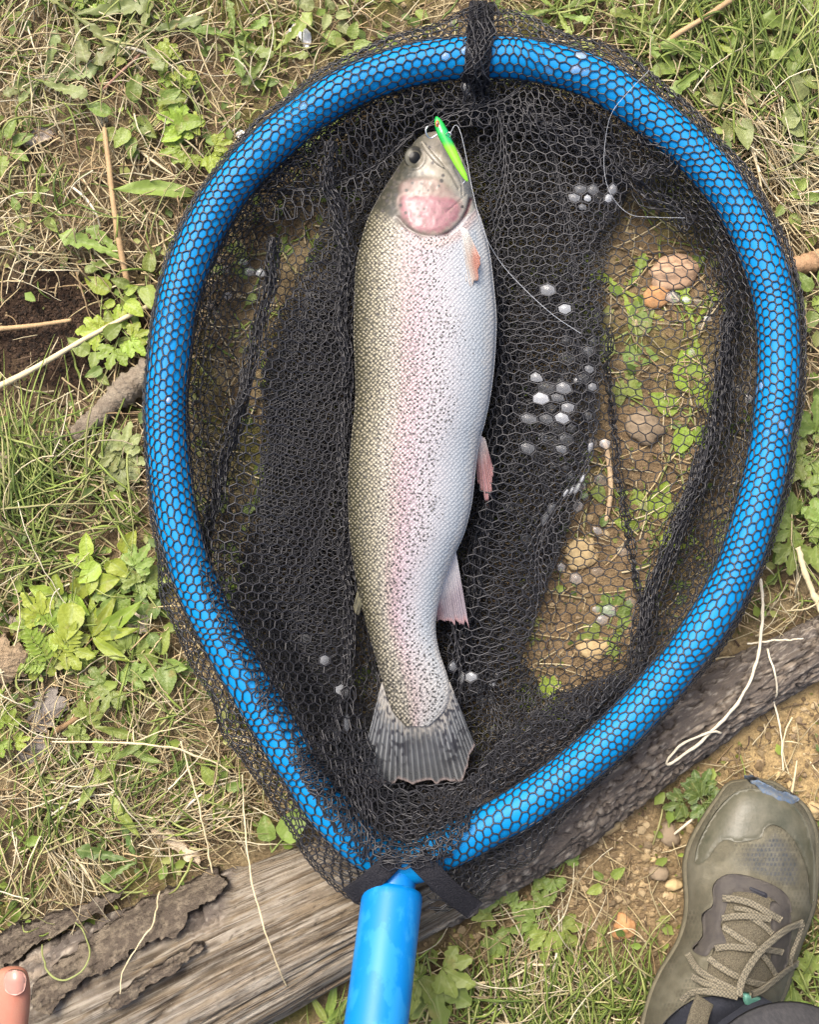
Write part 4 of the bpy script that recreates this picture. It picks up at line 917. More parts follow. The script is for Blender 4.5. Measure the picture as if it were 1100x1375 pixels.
def redfin(cb, ct, ce):
    def f_(u, v, rp, X_, Y_):
        c = lerp(np.zeros(u.shape + (3,)) + np.array(cb), ct, smooth(0.1, 0.6, v)); c = lerp(c, ce, smooth(0.0, 0.9, rp) * 0.45); return c
    return f_
tpart('pelvic_fin', fin('pelvic_fin', [(638, 592), (645, 585), (652, 590)], [(641, 648), (655, 670), (664, 636)], FZC - 0.002, FZC - 0.016, 9, redfin((0.66, 0.60, 0.58), (0.52, 0.26, 0.25), (0.66, 0.52, 0.50)), ragged=0.08, seed=11), fin_m)
tpart('pelvic_fin', fin('pelvic_fin', [(645, 620), (648, 622), (650, 626)], [(650, 672), (655, 684), (658, 680)], FZC - 0.022, FZC - 0.032, 4, redfin((0.45, 0.30, 0.26), (0.48, 0.26, 0.22), (0.6, 0.45, 0.4)), seed=12), fin_m)
tpart('anal_fin', fin('anal_fin', [(586, 812), (596, 776), (612, 738)], [(587, 834), (606, 836), (630, 842)], FZC - 0.002, FZC - 0.012, 13, lambda u, v, rp, X_, Y_: lerp(redfin((0.62, 0.62, 0.64), (0.34, 0.29, 0.33), (0.58, 0.52, 0.54))(u, v, rp, X_, Y_), (0.58, 0.34, 0.34), np.maximum(smooth(0.35, 0.0, u), smooth(0.85, 1, v)) * 0.8), ragged=0.06, seed=13), fin_m)
zp = 0.066
tpart('pectoral_fin', fin('pectoral_fin', [(615, 309), (620, 305), (628, 309)], [(626, 382), (637, 387), (647, 350)], float(trout_z(622, 310)) + 0.0012, float(trout_z(634, 375)) + 0.0028, 8, lambda u, v, rp, X_, Y_: lerp(redfin((0.66, 0.66, 0.64), (0.50, 0.42, 0.36), (0.62, 0.58, 0.52))(u, v, rp, X_, Y_), (0.46, 0.16, 0.10), 0.85 * smooth(0.40, 0.75, v) * smooth(0.2, 0.7, u)), ragged=0.08, seed=14), fin_m)
tpart('adipose_fin', fin('adipose_fin', [(480, 792), (482, 800), (486, 812)], [(474, 815), (476, 822), (482, 826)], FZC - 0.004, FZC - 0.010, 2, redfin((0.2, 0.19, 0.12), (0.16, 0.15, 0.1), (0.25, 0.23, 0.15)), seed=15), fin_m)
# the bone of the upper jaw
skinpale = mat('jaw_bone', (0.22, 0.20, 0.155), 0.4, 0.4, noise=(300, 0.6, (0.12, 0.11, 0.085)), coat=0.3)
def on_fish(pts, lift): return [P(x, y, float(trout_z(x, y)) + lift) for x, y in pts]
tpart('upper_jaw', (lambda: (lambda p: npmesh('upper_jaw', *tubes(p[None], np.interp(np.linspace(0, 1, 24), [0, 0.3, 0.8, 1], [0.0010, 0.0018, 0.0022, 0.0006])[None], np.full((1, 24), 0.0011), 8, True)))(resample(on_fish([(567, 191), (574, 202), (584, 214), (596, 226)], 0.0006), 24)))(), skinpale)
tpart('lower_jaw', (lambda: (lambda p: npmesh('lower_jaw', *tubes(p[None], np.interp(np.linspace(0, 1, 24), [0, 0.3, 0.8, 1], [0.0016, 0.0040, 0.0040, 0.001])[None], np.full((1, 24), 0.0024), 10, True)))(resample(on_fish([(589, 186), (603, 198), (613, 212), (619, 228)], -0.0012), 24)))(), mat('jaw_skin', (0.28, 0.275, 0.22), 0.4, 0.4, noise=(250, 0.7, (0.33, 0.28, 0.17)), coat=0.3))

# ------------------------------------------------------------------ lure and line
lz = 0.084
lure = thing('fishing_lure', 'bright green minnow lure hooked at the mouth of the trout', 'lure', P(606, 200, lz))
def lpart(name, me, m, parent=None):
    if parent: return link(name, me, m, parent)
    o = link(name, me, m, lure); o.matrix_parent_inverse = Matrix.Translation(-Vector(P(606, 200, lz))); return o
lpts = resample([(586, 157), (590, 168), (596, 182), (604, 198), (613, 216), (622, 233), (628, 244)], 40)
lw = np.interp(np.linspace(0, 1, 40), [0, 0.05, 0.12, 0.25, 0.45, 0.7, 0.9, 1], [1.0, 4.2, 6.0, 7.2, 6.6, 5.2, 3.6, 1.2])
pth = PA(lpts[:, 0], lpts[:, 1], np.full(40, lz)); v, f = tubes(pth[None], (lw * S)[None], (lw * S * 0.75)[None], 16, True)
k = np.repeat(np.linspace(0, 1, 40), 16); ang = np.tile(np.arange(16) * 2 * math.pi / 16 + math.pi / 2, 40)
cc = lerp(np.zeros((640, 3)) + (0.006, 0.36, 0.045), (0.19, 0.52, 0.01), smooth(0.38, 0.5, k + 0.05 * np.cos(ang)))
cc = lerp(cc, (0.012, 0.33, 0.15), smooth(0.18, 0.3, k) * smooth(0.45, 0.35, k) * smooth(0.0, 0.7, -np.cos(ang)))
lure_m = mat('lure_paint', attr=True, rough=0.22, spec=0.6, coat=0.6)
lure_body = lpart('lure_body', npmesh('lure_body', v, f, True, cc), lure_m)
metal_m = mat('steel_wire', (0.62, 0.62, 0.62), 0.22, 0.5, metallic=0.9)
ec = lambda k, a: (0.02, 0.012, 0.01) if k < 0.45 else ((0.42, 0.09, 0.02) if k < 0.85 else (0.35, 0.30, 0.05))
lpart('lure_eye', disc_dome('lure_eye', 587.5, 166.5, 3.0, 5.2, 0.0012, lz + 0.0026, lure_m, 20, 8, ec), lure_m, lure_body)
def wire(pts, r, n=24): p = resample(pts, n); return npmesh('wire', *tubes(p[None], np.full((1, n), r), None, 6, True))
lpart('line_tie', wire([P(599, 181, lz + 0.004), P(603, 178, lz + 0.007), P(606, 181, lz + 0.007), P(604, 185, lz + 0.004)], 0.0005), metal_m, lure_body)
lpart('hook', wire([P(594, 176, lz - 0.001), P(586, 182, lz - 0.002), P(578, 186, lz - 0.002), P(573, 181, lz), P(572, 174, lz + 0.001), P(575, 170, lz + 0.001)], 0.00075), metal_m)
lpart('hook', wire([P(626, 240, lz - 0.001), P(625, 243, lz - 0.003), P(622, 247, lz - 0.004)], 0.0006), metal_m)
lpart('split_ring', wire([P(594, 175, lz + 0.002), P(591, 178, lz + 0.001), P(593, 182, lz - 0.001), P(597, 180, lz), P(594, 175, lz + 0.002)], 0.0006), metal_m)
line_m = mat('nylon_line', (0.42, 0.44, 0.46), 0.2, 0.6)
lo = link('fishing_line', npmesh('fishing_line', *tubes(resample([P(604, 181, lz + 0.006), P(612, 168, 0.085), P(619, 180, 0.085), P(627, 215, 0.083), P(636, 262, 0.082), P(650, 312, 0.075), P(672, 352, 0.06), P(704, 388, 0.056), P(744, 424, 0.054), P(780, 448, 0.05)], 90)[None], np.full((1, 90), 0.00022), None, 5)), line_m)
tag(lo, 'thin clear fishing line running from the green lure past the trout belly', 'fishing line')
lo = link('fishing_line', npmesh('fishing_line', *tubes(resample([P(872, 95, 0.077), P(846, 122, 0.078), P(822, 152, 0.077), P(813, 190, 0.068), P(812, 232, 0.064), P(822, 264, 0.062), P(846, 288, 0.060), P(880, 292, 0.060), P(920, 293, 0.06)], 90)[None], np.full((1, 90), 0.00016), None, 5)), line_m)
tag(lo, 'loop of clear fishing line over the mesh at the upper right of the hoop', 'fishing line')

# ------------------------------------------------------------------ the angler's foot and hand
person = thing('person', 'person wearing a muddy olive trail shoe and dark grey trousers, standing by the log', 'person', P(990, 1400, 0.0))
PINV = Matrix.Translation(-Vector(P(990, 1400, 0.0)))
def ppart(name, me, m, parent=None, kind=None):
    o = link(name, me, m, parent or person, kind)
    if parent is None: o.matrix_parent_inverse = PINV
    return o
Q = lambda zx, zy: (850 + 0.251 * zx, 1030 + 0.251 * zy)
SL = [(66, 640), (78, 560), (95, 505), (180, 440), (280, 372), (400, 306), (520, 276), (640, 282), (720, 286), (820, 276), (920, 246), (1000, 202), (1080, 152), (1180, 104), (1280, 72), (1375, 50), (1500, 34), (1650, 40), (1780, 75), (1880, 130), (1950, 240)]
SR = [(66, 642), (78, 720), (95, 775), (180, 888), (240, 940), (350, 984), (480, 991), (620, 986), (740, 970), (830, 942), (930, 902), (1050, 862), (1180, 826), (1280, 780), (1375, 720), (1500, 640), (1650, 560), (1780, 480), (1880, 390), (1950, 245)]
sl, sr = crv(SL), crv(SR)
STOP = [(66, 0.030), (80, 0.040), (120, 0.054), (200, 0.064), (350, 0.070), (550, 0.078), (750, 0.090), (950, 0.104), (1150, 0.118), (1250, 0.124), (1400, 0.118), (1600, 0.098), (1850, 0.092), (1950, 0.07)]
st = crv(STOP)
def shoe_z(px, py):
    zx = (np.asarray(px, float) - 850) / 0.251; zy = (np.asarray(py, float) - 1030) / 0.251
    l, r = sl(zy), sr(zy); t = np.clip((zx - l) / (r - l + 1e-6), 0.0, 1.0) * 2 - 1
    return 0.030 + (st(zy) - 0.030) * np.clip(1 - np.abs(t) ** 2.4, 0, 1) ** 0.62
NYs, NXs = 420, 150
ys = np.concatenate([np.linspace(0, 1, 40) ** 2 * 60 + 66, np.linspace(130, 1950, NYs - 40)]); tx = -np.cos(np.linspace(0, math.pi, NXs)) * 0.5 + 0.5
Yg, Tg = np.meshgrid(ys, tx, indexing='ij'); Xg = sl(ys)[:, None] + (sr(ys) - sl(ys))[:, None] * (0.012 + 0.976 * Tg)
pxg, pyg = Q(Xg, Yg); zg = shoe_z(pxg, pyg) + 0.0012 * fbm(pxg / 14, pyg / 14, 4, 3)
rim = np.minimum(Tg, 1 - Tg); zg = zg - 0.014 * smooth(0.012, 0.0, rim)
cs = lerp(np.zeros(Xg.shape + (3,)) + (0.095, 0.088, 0.060), (0.150, 0.140, 0.100), smooth(-0.3, 0.4, fbm(pxg / 22, pyg / 22, 9, 4)))
knit = smooth(0, 60, sdf(Xg, Yg, [(470, 440), (690, 380), (760, 320), (850, 400), (910, 520), (905, 660), (800, 650), (640, 580), (500, 560)]))
row = np.floor(pyg / 6.5); hole = (0.5 + 0.5 * np.sin((pxg + 2.6 * (row % 2)) * 2 * math.pi / 5.2)) * smooth(0.0, 0.8, np.sin((pyg / 6.5 - row) * math.pi))
cs = lerp(cs, (0.055, 0.05, 0.035), 0.7 * smooth(0.35, 0.7, hole) * smooth(-0.2, 0.3, fbm(pxg / 30, pyg / 30, 19, 2)))
cs = lerp(cs, (0.050, 0.058, 0.068), knit * (0.35 + 0.65 * smooth(0.25, 0.6, hole)) * smooth(480, 700, Xg))
shoe_m = mat('muddy_knit', attr=True, rough=0.85, spec=0.2, noise=(160, 0.30, (0.20, 0.175, 0.115)), bump=(1300, 0.7, 0.0012), sheen=0)
shoe = ppart('shoe', npmesh('shoe', PA(pxg, pyg, zg).reshape(-1, 3), grid_faces(NYs, NXs)[:, ::-1], True, cs.reshape(-1, 3)), shoe_m)
shoe['label'] = 'olive trail running shoe caked in dried mud'
def spart(name, me, m, kind=None): return ppart(name, me, m, shoe, kind) if False else _child(name, me, m)
def _child(name, me, m):
    o = link(name, me, m, shoe); o.matrix_parent_inverse = Matrix.Identity(4); return o
# sole: a rounded slab round the outline
yo = np.linspace(66, 1950, 110); lo_ = np.stack([sl(yo), yo], -1); ro = np.stack([sr(yo), yo], -1)
outl = np.concatenate([lo_, ro[::-1]]); ctr = np.array([500, 900.0])
outw = np.array([Q(*q) for q in outl]); tn = np.roll(outw, -1, 0) - np.roll(outw, 1, 0); nn_ = np.stack([tn[:, 1], -tn[:, 0]], -1); nn_ /= np.linalg.norm(nn_, axis=1, keepdims=True) + 1e-9
cen = outw.mean(0); nn_ = np.where((((outw - cen) * nn_).sum(1) < 0)[:, None], -nn_, nn_)
prof = [(-6, 0.034), (0.5, 0.033), (2.2, 0.029), (2.5, 0.022), (3.2, 0.018), (2.6, 0.008), (0.5, 0.003), (-8, 0.002)]
sv_ = np.stack([PA(outw[:, 0] + nn_[:, 0] * a, outw[:, 1] + nn_[:, 1] * a, np.full(len(outw), z_ + 0.001)) for a, z_ in prof], 1)
sole_m = mat('muddy_foam', (0.11, 0.10, 0.065), 0.8, 0.25, noise=(90, 0.6, (0.19, 0.165, 0.11)), bump=(700, 0.5, 0.0015))
_child('sole', npmesh('sole', sv_.reshape(-1, 3), grid_faces(len(outw), len(prof), True, False), True), sole_m)
def patch(name, poly, zf, off, m, res=4.0, thick=0.003, parent=None, colf=None, bulge=0.0, ragged=0.0, edge=0.35):
    b_ = resample(poly, max(24, int(len(poly) * (7 if not ragged else 14))), True)
    if ragged: b_ = b_ + ragged * np.stack([fbm(b_[:, 0] / 9, b_[:, 1] / 9, 3, 3), fbm(b_[:, 0] / 9, b_[:, 1] / 9, 14, 3)], -1)
    x0, y0 = b_.min(0); x1, y1 = b_.max(0); gx, gy = np.meshgrid(np.arange(x0 + res / 2, x1, res), np.arange(y0 + res / 2, y1, res)); gx = gx.ravel(); gy = gy.ravel()
    k = sdf(gx, gy, b_) > res * 0.45; pts = np.concatenate([b_, np.stack([gx[k], gy[k]], -1)])
    n = len(b_); r = delaunay_2d_cdt([Vector(q) for q in pts], [(i, (i + 1) % n) for i in range(n)], [], 1, 1e-4)
    vv = np.array([q[:] for q in r[0]]); F = np.array([t for t in r[2]]); sd_ = sdf(vv[:, 0], vv[:, 1], b_)
    z = zf(vv[:, 0], vv[:, 1]) + off * (edge + (1 - edge) * smooth(0, 3, sd_)) + bulge * smooth(0, 18, sd_)
    top = PA(vv[:, 0], vv[:, 1], z); eb = [e for e in r[1]]
    ed = {}
    for tri in F:
        for a, b in ((0, 1), (1, 2), (2, 0)):
            key = tuple(sorted((tri[a], tri[b]))); ed.setdefault(key, []).append((tri[a], tri[b]))
    bd = [q[0] for q in ed.values() if len(q) == 1]
    low = top - np.array([0, 0, thick]); N_ = len(top)
    side_ = np.array([(a, b, b + N_, a + N_) for a, b in bd])
    cols = None if colf is None else np.tile(colf(vv[:, 0], vv[:, 1]), (2, 1))
    return npmesh(name, np.concatenate([top, low]), [F, side_], True, cols)
qp = lambda pl: [Q(*q) for q in pl]
toe_m = mat('muddy_rubber', (0.070, 0.071, 0.047), 0.42, 0.4, noise=(70, 0.7, (0.155, 0.142, 0.10)), bump=(500, 0.25, 0.001))
_child('toe_cap', patch('toe_cap', qp([(332, 510), (345, 430), (395, 318), (465, 215), (540, 140), (640, 112), (760, 140), (860, 200), (925, 290), (962, 420), (980, 560), (968, 715), (950, 715), (938, 580), (905, 475), (860, 385), (800, 325), (745, 306), (705, 330), (690, 372), (650, 386), (560, 400), (490, 388), (440, 430), (400, 490), (360, 515)]), shoe_z, 0.0022, toe_m), toe_m)
bmud_m = mat('blue_rubber_mud', (0.07, 0.12, 0.20), 0.7, 0.3, noise=(220, 0.8, (0.17, 0.16, 0.12)), bump=(600, 0.4, 0.001))
_child('toe_bumper', patch('toe_bumper', qp([(630, 72), (700, 84), (780, 120), (885, 160), (868, 190), (790, 180), (705, 140), (660, 105)]), lambda x, y: np.maximum(shoe_z(x, y), 0.040), 0.0050, bmud_m, thick=0.02, res=3, ragged=3), bmud_m)
grey_m = mat('grey_overlay', (0.052, 0.046, 0.042), 0.7, 0.25, noise=(140, 0.6, (0.09, 0.08, 0.064)), bump=(900, 0.3, 0.0008))
tong_m = mat('tongue_mesh', (0.17, 0.148, 0.098), 0.85, 0.2, noise=(1100, 0.9, (0.035, 0.03, 0.024)), bump=(1500, 0.9, 0.0015))
_child('tongue', patch('tongue', qp([(520, 670), (640, 665), (740, 700), (760, 850), (790, 1000), (760, 1150), (640, 1230), (470, 1230), (400, 1100), (440, 960), (480, 830)]), shoe_z, 0.0012, tong_m), tong_m)
_child('eyestay', patch('eyestay', qp([(320, 975), (375, 900), (372, 790), (428, 740), (430, 640), (480, 582), (560, 572), (680, 600), (780, 645), (838, 705), (842, 780), (740, 700), (640, 672), (540, 668), (510, 720), (488, 790), (470, 850), (500, 940), (430, 965), (390, 1010)]), shoe_z, 0.0030, grey_m), grey_m)
_child('eyestay', patch('eyestay', qp([(842, 780), (850, 860), (842, 960), (822, 1060), (790, 1110), (735, 1060), (745, 960), (735, 830), (738, 720), (800, 742)]), shoe_z, 0.0030, grey_m), grey_m)
tab_m = mat('dark_label', (0.028, 0.028, 0.034), 0.6, 0.3)
_child('label_tab', patch('label_tab', qp([(622, 630), (640, 636), (680, 652), (718, 668), (723, 672), (722, 684), (716, 698), (700, 694), (660, 676), (622, 660), (617, 656), (618, 642)]), shoe_z, 0.0045, tab_m, res=2), tab_m)
lace_m = bpy.data.materials.new('woven_lace'); lace_m.use_nodes = True; t = lace_m.node_tree; b = t.nodes['Principled BSDF']
tc = t.nodes.new('ShaderNodeTexCoord'); ck = t.nodes.new('ShaderNodeTexChecker'); ck.inputs['Scale'].default_value = 700; ck.inputs['Color1'].default_value = (0.20, 0.175, 0.118, 1); ck.inputs['Color2'].default_value = (0.085, 0.075, 0.052, 1)
t.links.new(tc.outputs['Object'], ck.inputs['Vector']); t.links.new(ck.outputs['Color'], b.inputs['Base Color']); b.inputs['Roughness'].default_value = 0.85
LACES = [([(480, 698), (560, 706), (640, 730), (720, 775), (792, 815)], 36, 0.0055, 0.0055), ([(478, 806), (560, 795), (650, 798), (738, 812)], 34, 0.0045, 0.0045), ([(628, 800), (690, 840), (745, 888)], 30, 0.003, 0.003), ([(482, 852), (560, 905), (650, 958)], 32, 0.004, 0.003), ([(440, 968), (520, 958), (620, 968), (720, 975), (800, 988)], 34, 0.0045, 0.0045), ([(405, 1020), (480, 1075), (560, 1118), (640, 1150), (720, 1165)], 34, 0.005, 0.004), ([(690, 1000), (730, 1050), (762, 1105)], 30, 0.004, 0.004),
         ([(905, 832), (820, 868), (745, 925), (672, 995), (610, 1085), (575, 1165), (568, 1225)], 38, 0.006, 0.014), ([(295, 1000), (340, 1070), (420, 1130), (500, 1170), (560, 1200)], 36, 0.004, 0.010), ([(320, 1118), (380, 1150), (460, 1180), (545, 1212)], 34, 0.006, 0.010), ([(265, 1245), (310, 1206), (380, 1196), (470, 1206), (560, 1226)], 34, 0.005, 0.012), ([(882, 1048), (820, 1090), (750, 1145), (690, 1190), (630, 1216)], 36, 0.005, 0.010), ([(540, 750), (620, 765), (700, 800)], 26, 0.003, 0.003), ([(910, 830), (880, 920), (850, 1000), (842, 1060)], 26, 0.004, 0.004)]
for pts, wd, o0, o1 in LACES:
    pp = np.array(qp(pts)); oo = np.linspace(o0, o1, len(pp)); zz = shoe_z(pp[:, 0], pp[:, 1]) + oo
    _child('lace', ribbon('lace', np.c_[pp, zz], wd * 0.251 * 0.92, lace_m, None, 0.0022, 26), lace_m)
teal_m = mat('teal_tag', (0.10, 0.28, 0.21), 0.5, 0.4, noise=(200, 0.5, (0.15, 0.3, 0.24)))
kx, ky = Q(640, 1240)
_child('lace_lock', patch('lace_lock', qp([(596, 1205), (700, 1238), (690, 1265), (640, 1290), (606, 1282), (590, 1240)]), lambda x, y: shoe_z(x, y), 0.012, teal_m, res=3, thick=0.009), teal_m)
# dark sock and collar, the trouser leg rising out of the picture
sock_m = mat('dark_sock', (0.016, 0.018, 0.024), 0.8, 0.2, noise=(600, 0.5, (0.035, 0.036, 0.045)), bump=(1200, 0.5, 0.001))
_child('collar', patch('collar', qp([(150, 1400), (250, 1296), (345, 1238), (470, 1225), (600, 1236), (690, 1260), (720, 1330), (690, 1420), (560, 1560), (400, 1640), (230, 1600), (150, 1500)]), shoe_z, 0.0045, sock_m, res=5, bulge=0.004), sock_m)
_child('pull_tab', ribbon('pull_tab', [(*Q(385, 1242), 0.131), (*Q(360, 1310), 0.136), (*Q(335, 1400), 0.138), (*Q(310, 1500), 0.132)], 98 * 0.251, tong_m, None, 0.002, 20), tong_m)
trou_m = mat('dark_grey_denim', (0.050, 0.050, 0.054), 0.85, 0.2, noise=(420, 0.6, (0.095, 0.092, 0.092), (1, 1, 0.25)), bump=(1600, 0.6, 0.0008))
hemx, hemy = 1058, 1464
h0 = Vector(P(hemx, hemy, 0.16)); rings = []
for i, (z_, ra) in enumerate(((0.146, 0.0585), (0.1445, 0.0610), (0.148, 0.0625), (0.158, 0.0622), (0.163, 0.0612), (0.20, 0.0625), (0.26, 0.066), (0.34, 0.070), (0.44, 0.072), (0.54, 0.076), (0.68, 0.085), (0.80, 0.092), (0.92, 0.098))):
    lean = max(0, z_ - 0.16); c = Vector((h0.x + 0.05 * lean, h0.y - 0.10 * lean, z_))
    rings.append((c, Vector((0.05, -0.10, 1)), ra * (1 + 0.03 * math.sin(i * 2.1)), ra * (1 + 0.03 * math.cos(i * 1.7))))
me = loft('trouser_leg', rings, None, None, 48, True)
ppart('trouser_leg', me, trou_m)
ppart('sock', loft('sock', [(Vector((h0.x - 0.02, h0.y + 0.004, 0.10)), Vector((0, 0, 1)), 0.045, 0.045), (Vector((h0.x - 0.006, h0.y, 0.155)), Vector((0, 0, 1)), 0.046, 0.046), (Vector((h0.x, h0.y, 0.22)), Vector((0, 0, 1)), 0.046, 0.046)], None, None, 32, True), sock_m)

# hand with its thumb reaching into the picture at the lower left
hz_ = 0.20
hand_pts = {}
hverts, hedges, hrad = [], [], []
def hv(px, py, z, r, prev=None):
    hverts.append(P(px, py, z)); hrad.append(r); i = len(hverts) - 1
    if prev is not None: hedges.append((prev, i))
    return i
wrist = hv(-70, 1660, 0.17, 0.027)
arm = hv(-90, 1900, 0.16, 0.032, wrist); hv(-120, 2250, 0.17, 0.040, arm)
palm = hv(-78, 1575, 0.175, 0.028, wrist)
palm2 = hv(-98, 1500, 0.178, 0.025, palm)
t1 = hv(-22, 1520, 0.185, 0.0165, palm); t2 = hv(5, 1432, 0.196, 0.0122, t1); t3 = hv(13, 1372, 0.2, 0.0140, t2); t4 = hv(15, 1332, 0.2, 0.0146, t3); t5 = hv(16.5, 1308, 0.199, 0.0122, t4); t6 = hv(17, 1296, 0.198, 0.0082, t5)
for k, (kx_, ky_) in enumerate(((-62, 1455), (-96, 1445), (-128, 1460), (-156, 1485))):
    ln = (1.0, 1.08, 1.0, 0.8)[k]
    a = hv(kx_, ky_, 0.180, 0.0125, palm2); b2_ = hv(kx_ - 14 - k * 3, ky_ - 58 * ln, 0.176, 0.0096, a); c_ = hv(kx_ - 22 - k * 5, ky_ - 92 * ln, 0.160, 0.0088, b2_); d_ = hv(kx_ - 26 - k * 6, ky_ - 108 * ln, 0.140, 0.0076, c_)
me = bpy.data.meshes.new('hand'); me.from_pydata(hverts, hedges, [])
bm = bmesh.new(); bm.from_mesh(me); sk = bm.verts.layers.skin.verify()
bm.verts.ensure_lookup_table()
for i, vtx in enumerate(bm.verts): vtx[sk].radius = (hrad[i], hrad[i] * (0.85 if i > 4 else 0.62)); vtx[sk].use_root = (i == 0)
bm.to_mesh(me); bm.free()
flesh_m = mat('skin_flesh', (0.38, 0.175, 0.115), 0.5, 0.35, noise=(60, 0.6, (0.40, 0.135, 0.09)), bump=(900, 0.25, 0.0006), sss=0.15)
hand = link('person', me, flesh_m)
md = hand.modifiers.new('skin', 'SKIN'); md.use_smooth_shade = True
md = hand.modifiers.new('subsurf', 'SUBSURF'); md.levels = 3; md.render_levels = 3
tag(hand, 'bare hand of a person, only the thumb tip showing at the lower left corner', 'hand')
nail_m = mat('thumb_nail', (0.38, 0.19, 0.145), 0.3, 0.4, noise=(120, 0.5, (0.42, 0.25, 0.20)), coat=0.15)
nz0 = 0.2122
def nailz(x, y): return nz0 + 0.0010 - 0.0045 * ((x - 20) / 17) ** 2 - 0.0030 * smooth(1318, 1298, y)
o = link('nail', patch('nail', [(8, 1331), (5, 1320), (6, 1309), (12, 1303), (22, 1302), (31, 1305), (35, 1313), (34, 1324), (30, 1332), (19, 1336)], nailz, 0.0008, nail_m, res=2.5, thick=0.002), nail_m, hand)

# ------------------------------------------------------------------ weeds and leaves
def toothed(n, length, width, teeth, depth, fold=0.25, droop=0.25, seed=0, base=0.0, shape='lance', cols=5):
    """one blade along +Y; returns verts, faces, midrib weight"""
    s = np.linspace(0, 1, n)
    if shape == 'lance': w_ = np.sin(np.pi * s ** 0.75) ** 0.9
    elif shape == 'dandelion': w_ = (0.12 + 0.88 * s ** 1.1) * np.clip((1 - s) / 0.16, 0, 1) ** 0.6
    elif shape == 'ovate': w_ = np.sin(np.pi * s ** 0.62) ** 0.75
    else: w_ = np.clip(s * 1.25, 0, 1) ** 0.8 * np.clip((1 - s) / 0.42, 0, 1) ** 0.6     # wedge lobe
    rr = np.random.default_rng(seed)
    saw = 1 - depth * ((s * teeth + rr.uniform(0, 1)) % 1.0) * (0.7 + 0.6 * rr.uniform(size=n))
    sawR = 1 - depth * ((s * teeth + rr.uniform(0, 1)) % 1.0) * (0.7 + 0.6 * rr.uniform(size=n))
    V_, W_ = [], []
    for i in range(n):
        for j in range(cols):
            a = (j / (cols - 1)) * 2 - 1; k = saw[i] if a < 0 else sawR[i]
            x = a * width * 0.5 * max(w_[i] * k, 0.002)
            z = fold * abs(x) - droop * length * (s[i] ** 2) * 0.5 + droop * length * 0.35 * s[i] + 0.02 * length * math.sin(s[i] * 9 + seed + a * 2)
            V_.append((x + 0.03 * length * math.sin(s[i] * 3 + seed), base + s[i] * length, z)); W_.append(1 - abs(a))
    return np.array(V_), grid_faces(n, cols), np.array(W_)
def leaf_mesh(kind, var):
    sd_ = hash(kind) % 97 if False else sum(map(ord, kind)) + var * 13
    parts = []
    if kind == 'dandelion': parts.append((toothed(22, 1, 0.38, 5.5, 0.50, 0.2, 0.15, sd_, shape='dandelion'), 0, 0))
    elif kind == 'lance': parts.append((toothed(16, 1, 0.24, 9, 0.10, 0.3, 0.2, sd_, shape='lance'), 0, 0))
    elif kind == 'ovate': parts.append((toothed(14, 0.72, 0.46, 10, 0.10, 0.3, 0.2, sd_, base=0.28, shape='ovate'), 0, 0))
    elif kind == 'feather':
        for k in range(7):
            for sgn in (-1, 1): parts.append((toothed(8, 0.34 - 0.02 * abs(k - 3), 0.15, 5, 0.4, 0.2, 0.1, sd_ + k), sgn * 62, 0.22 + k * 0.105))
        parts.append((toothed(8, 0.26, 0.15, 5, 0.4, 0.2, 0.1, sd_), 0, 0.88))
    else:    # palmate
        for a, l_ in ((-78, 0.46), (-42, 0.56), (0, 0.66), (42, 0.56), (78, 0.46)): parts.append((toothed(14, l_, 0.42, 3.2, 0.42, 0.22, 0.25, sd_ + int(a), shape='wedge'), a + var * 3, 0.34))
    V_, F_, W_ = [], [], []; off = 0
    for (v_, f_, w_), a, b_ in parts:
        ca, sa = math.cos(R(a)), math.sin(R(a)); v2 = np.stack([v_[:, 0] * ca - v_[:, 1] * sa, v_[:, 0] * sa + v_[:, 1] * ca + b_, v_[:, 2] + 0.012 * (off % 3)], -1)
        V_.append(v2); F_.append(f_ + off); W_.append(w_); off += len(v_)
    # leaf stalk
    end = {'palmate': 0.36, 'ovate': 0.30, 'feather': 0.95}.get(kind, 0.1)
    pth_ = np.array([[(0, 0, -0.01), (0, end * 0.5, 0.006), (0, end, 0.012)]]); tv, tf = tubes(pth_, np.array([[0.018, 0.015, 0.010]]), None, 4)
    V_.append(tv); F_.append(tf[0] + off); W_.append(np.full(len(tv), 1.3))
    W_ = np.concatenate(W_); V_ = np.concatenate(V_)
    me = npmesh('leaf_' + kind, V_, np.concatenate(F_), True, attrs={'rib': W_})
    return me
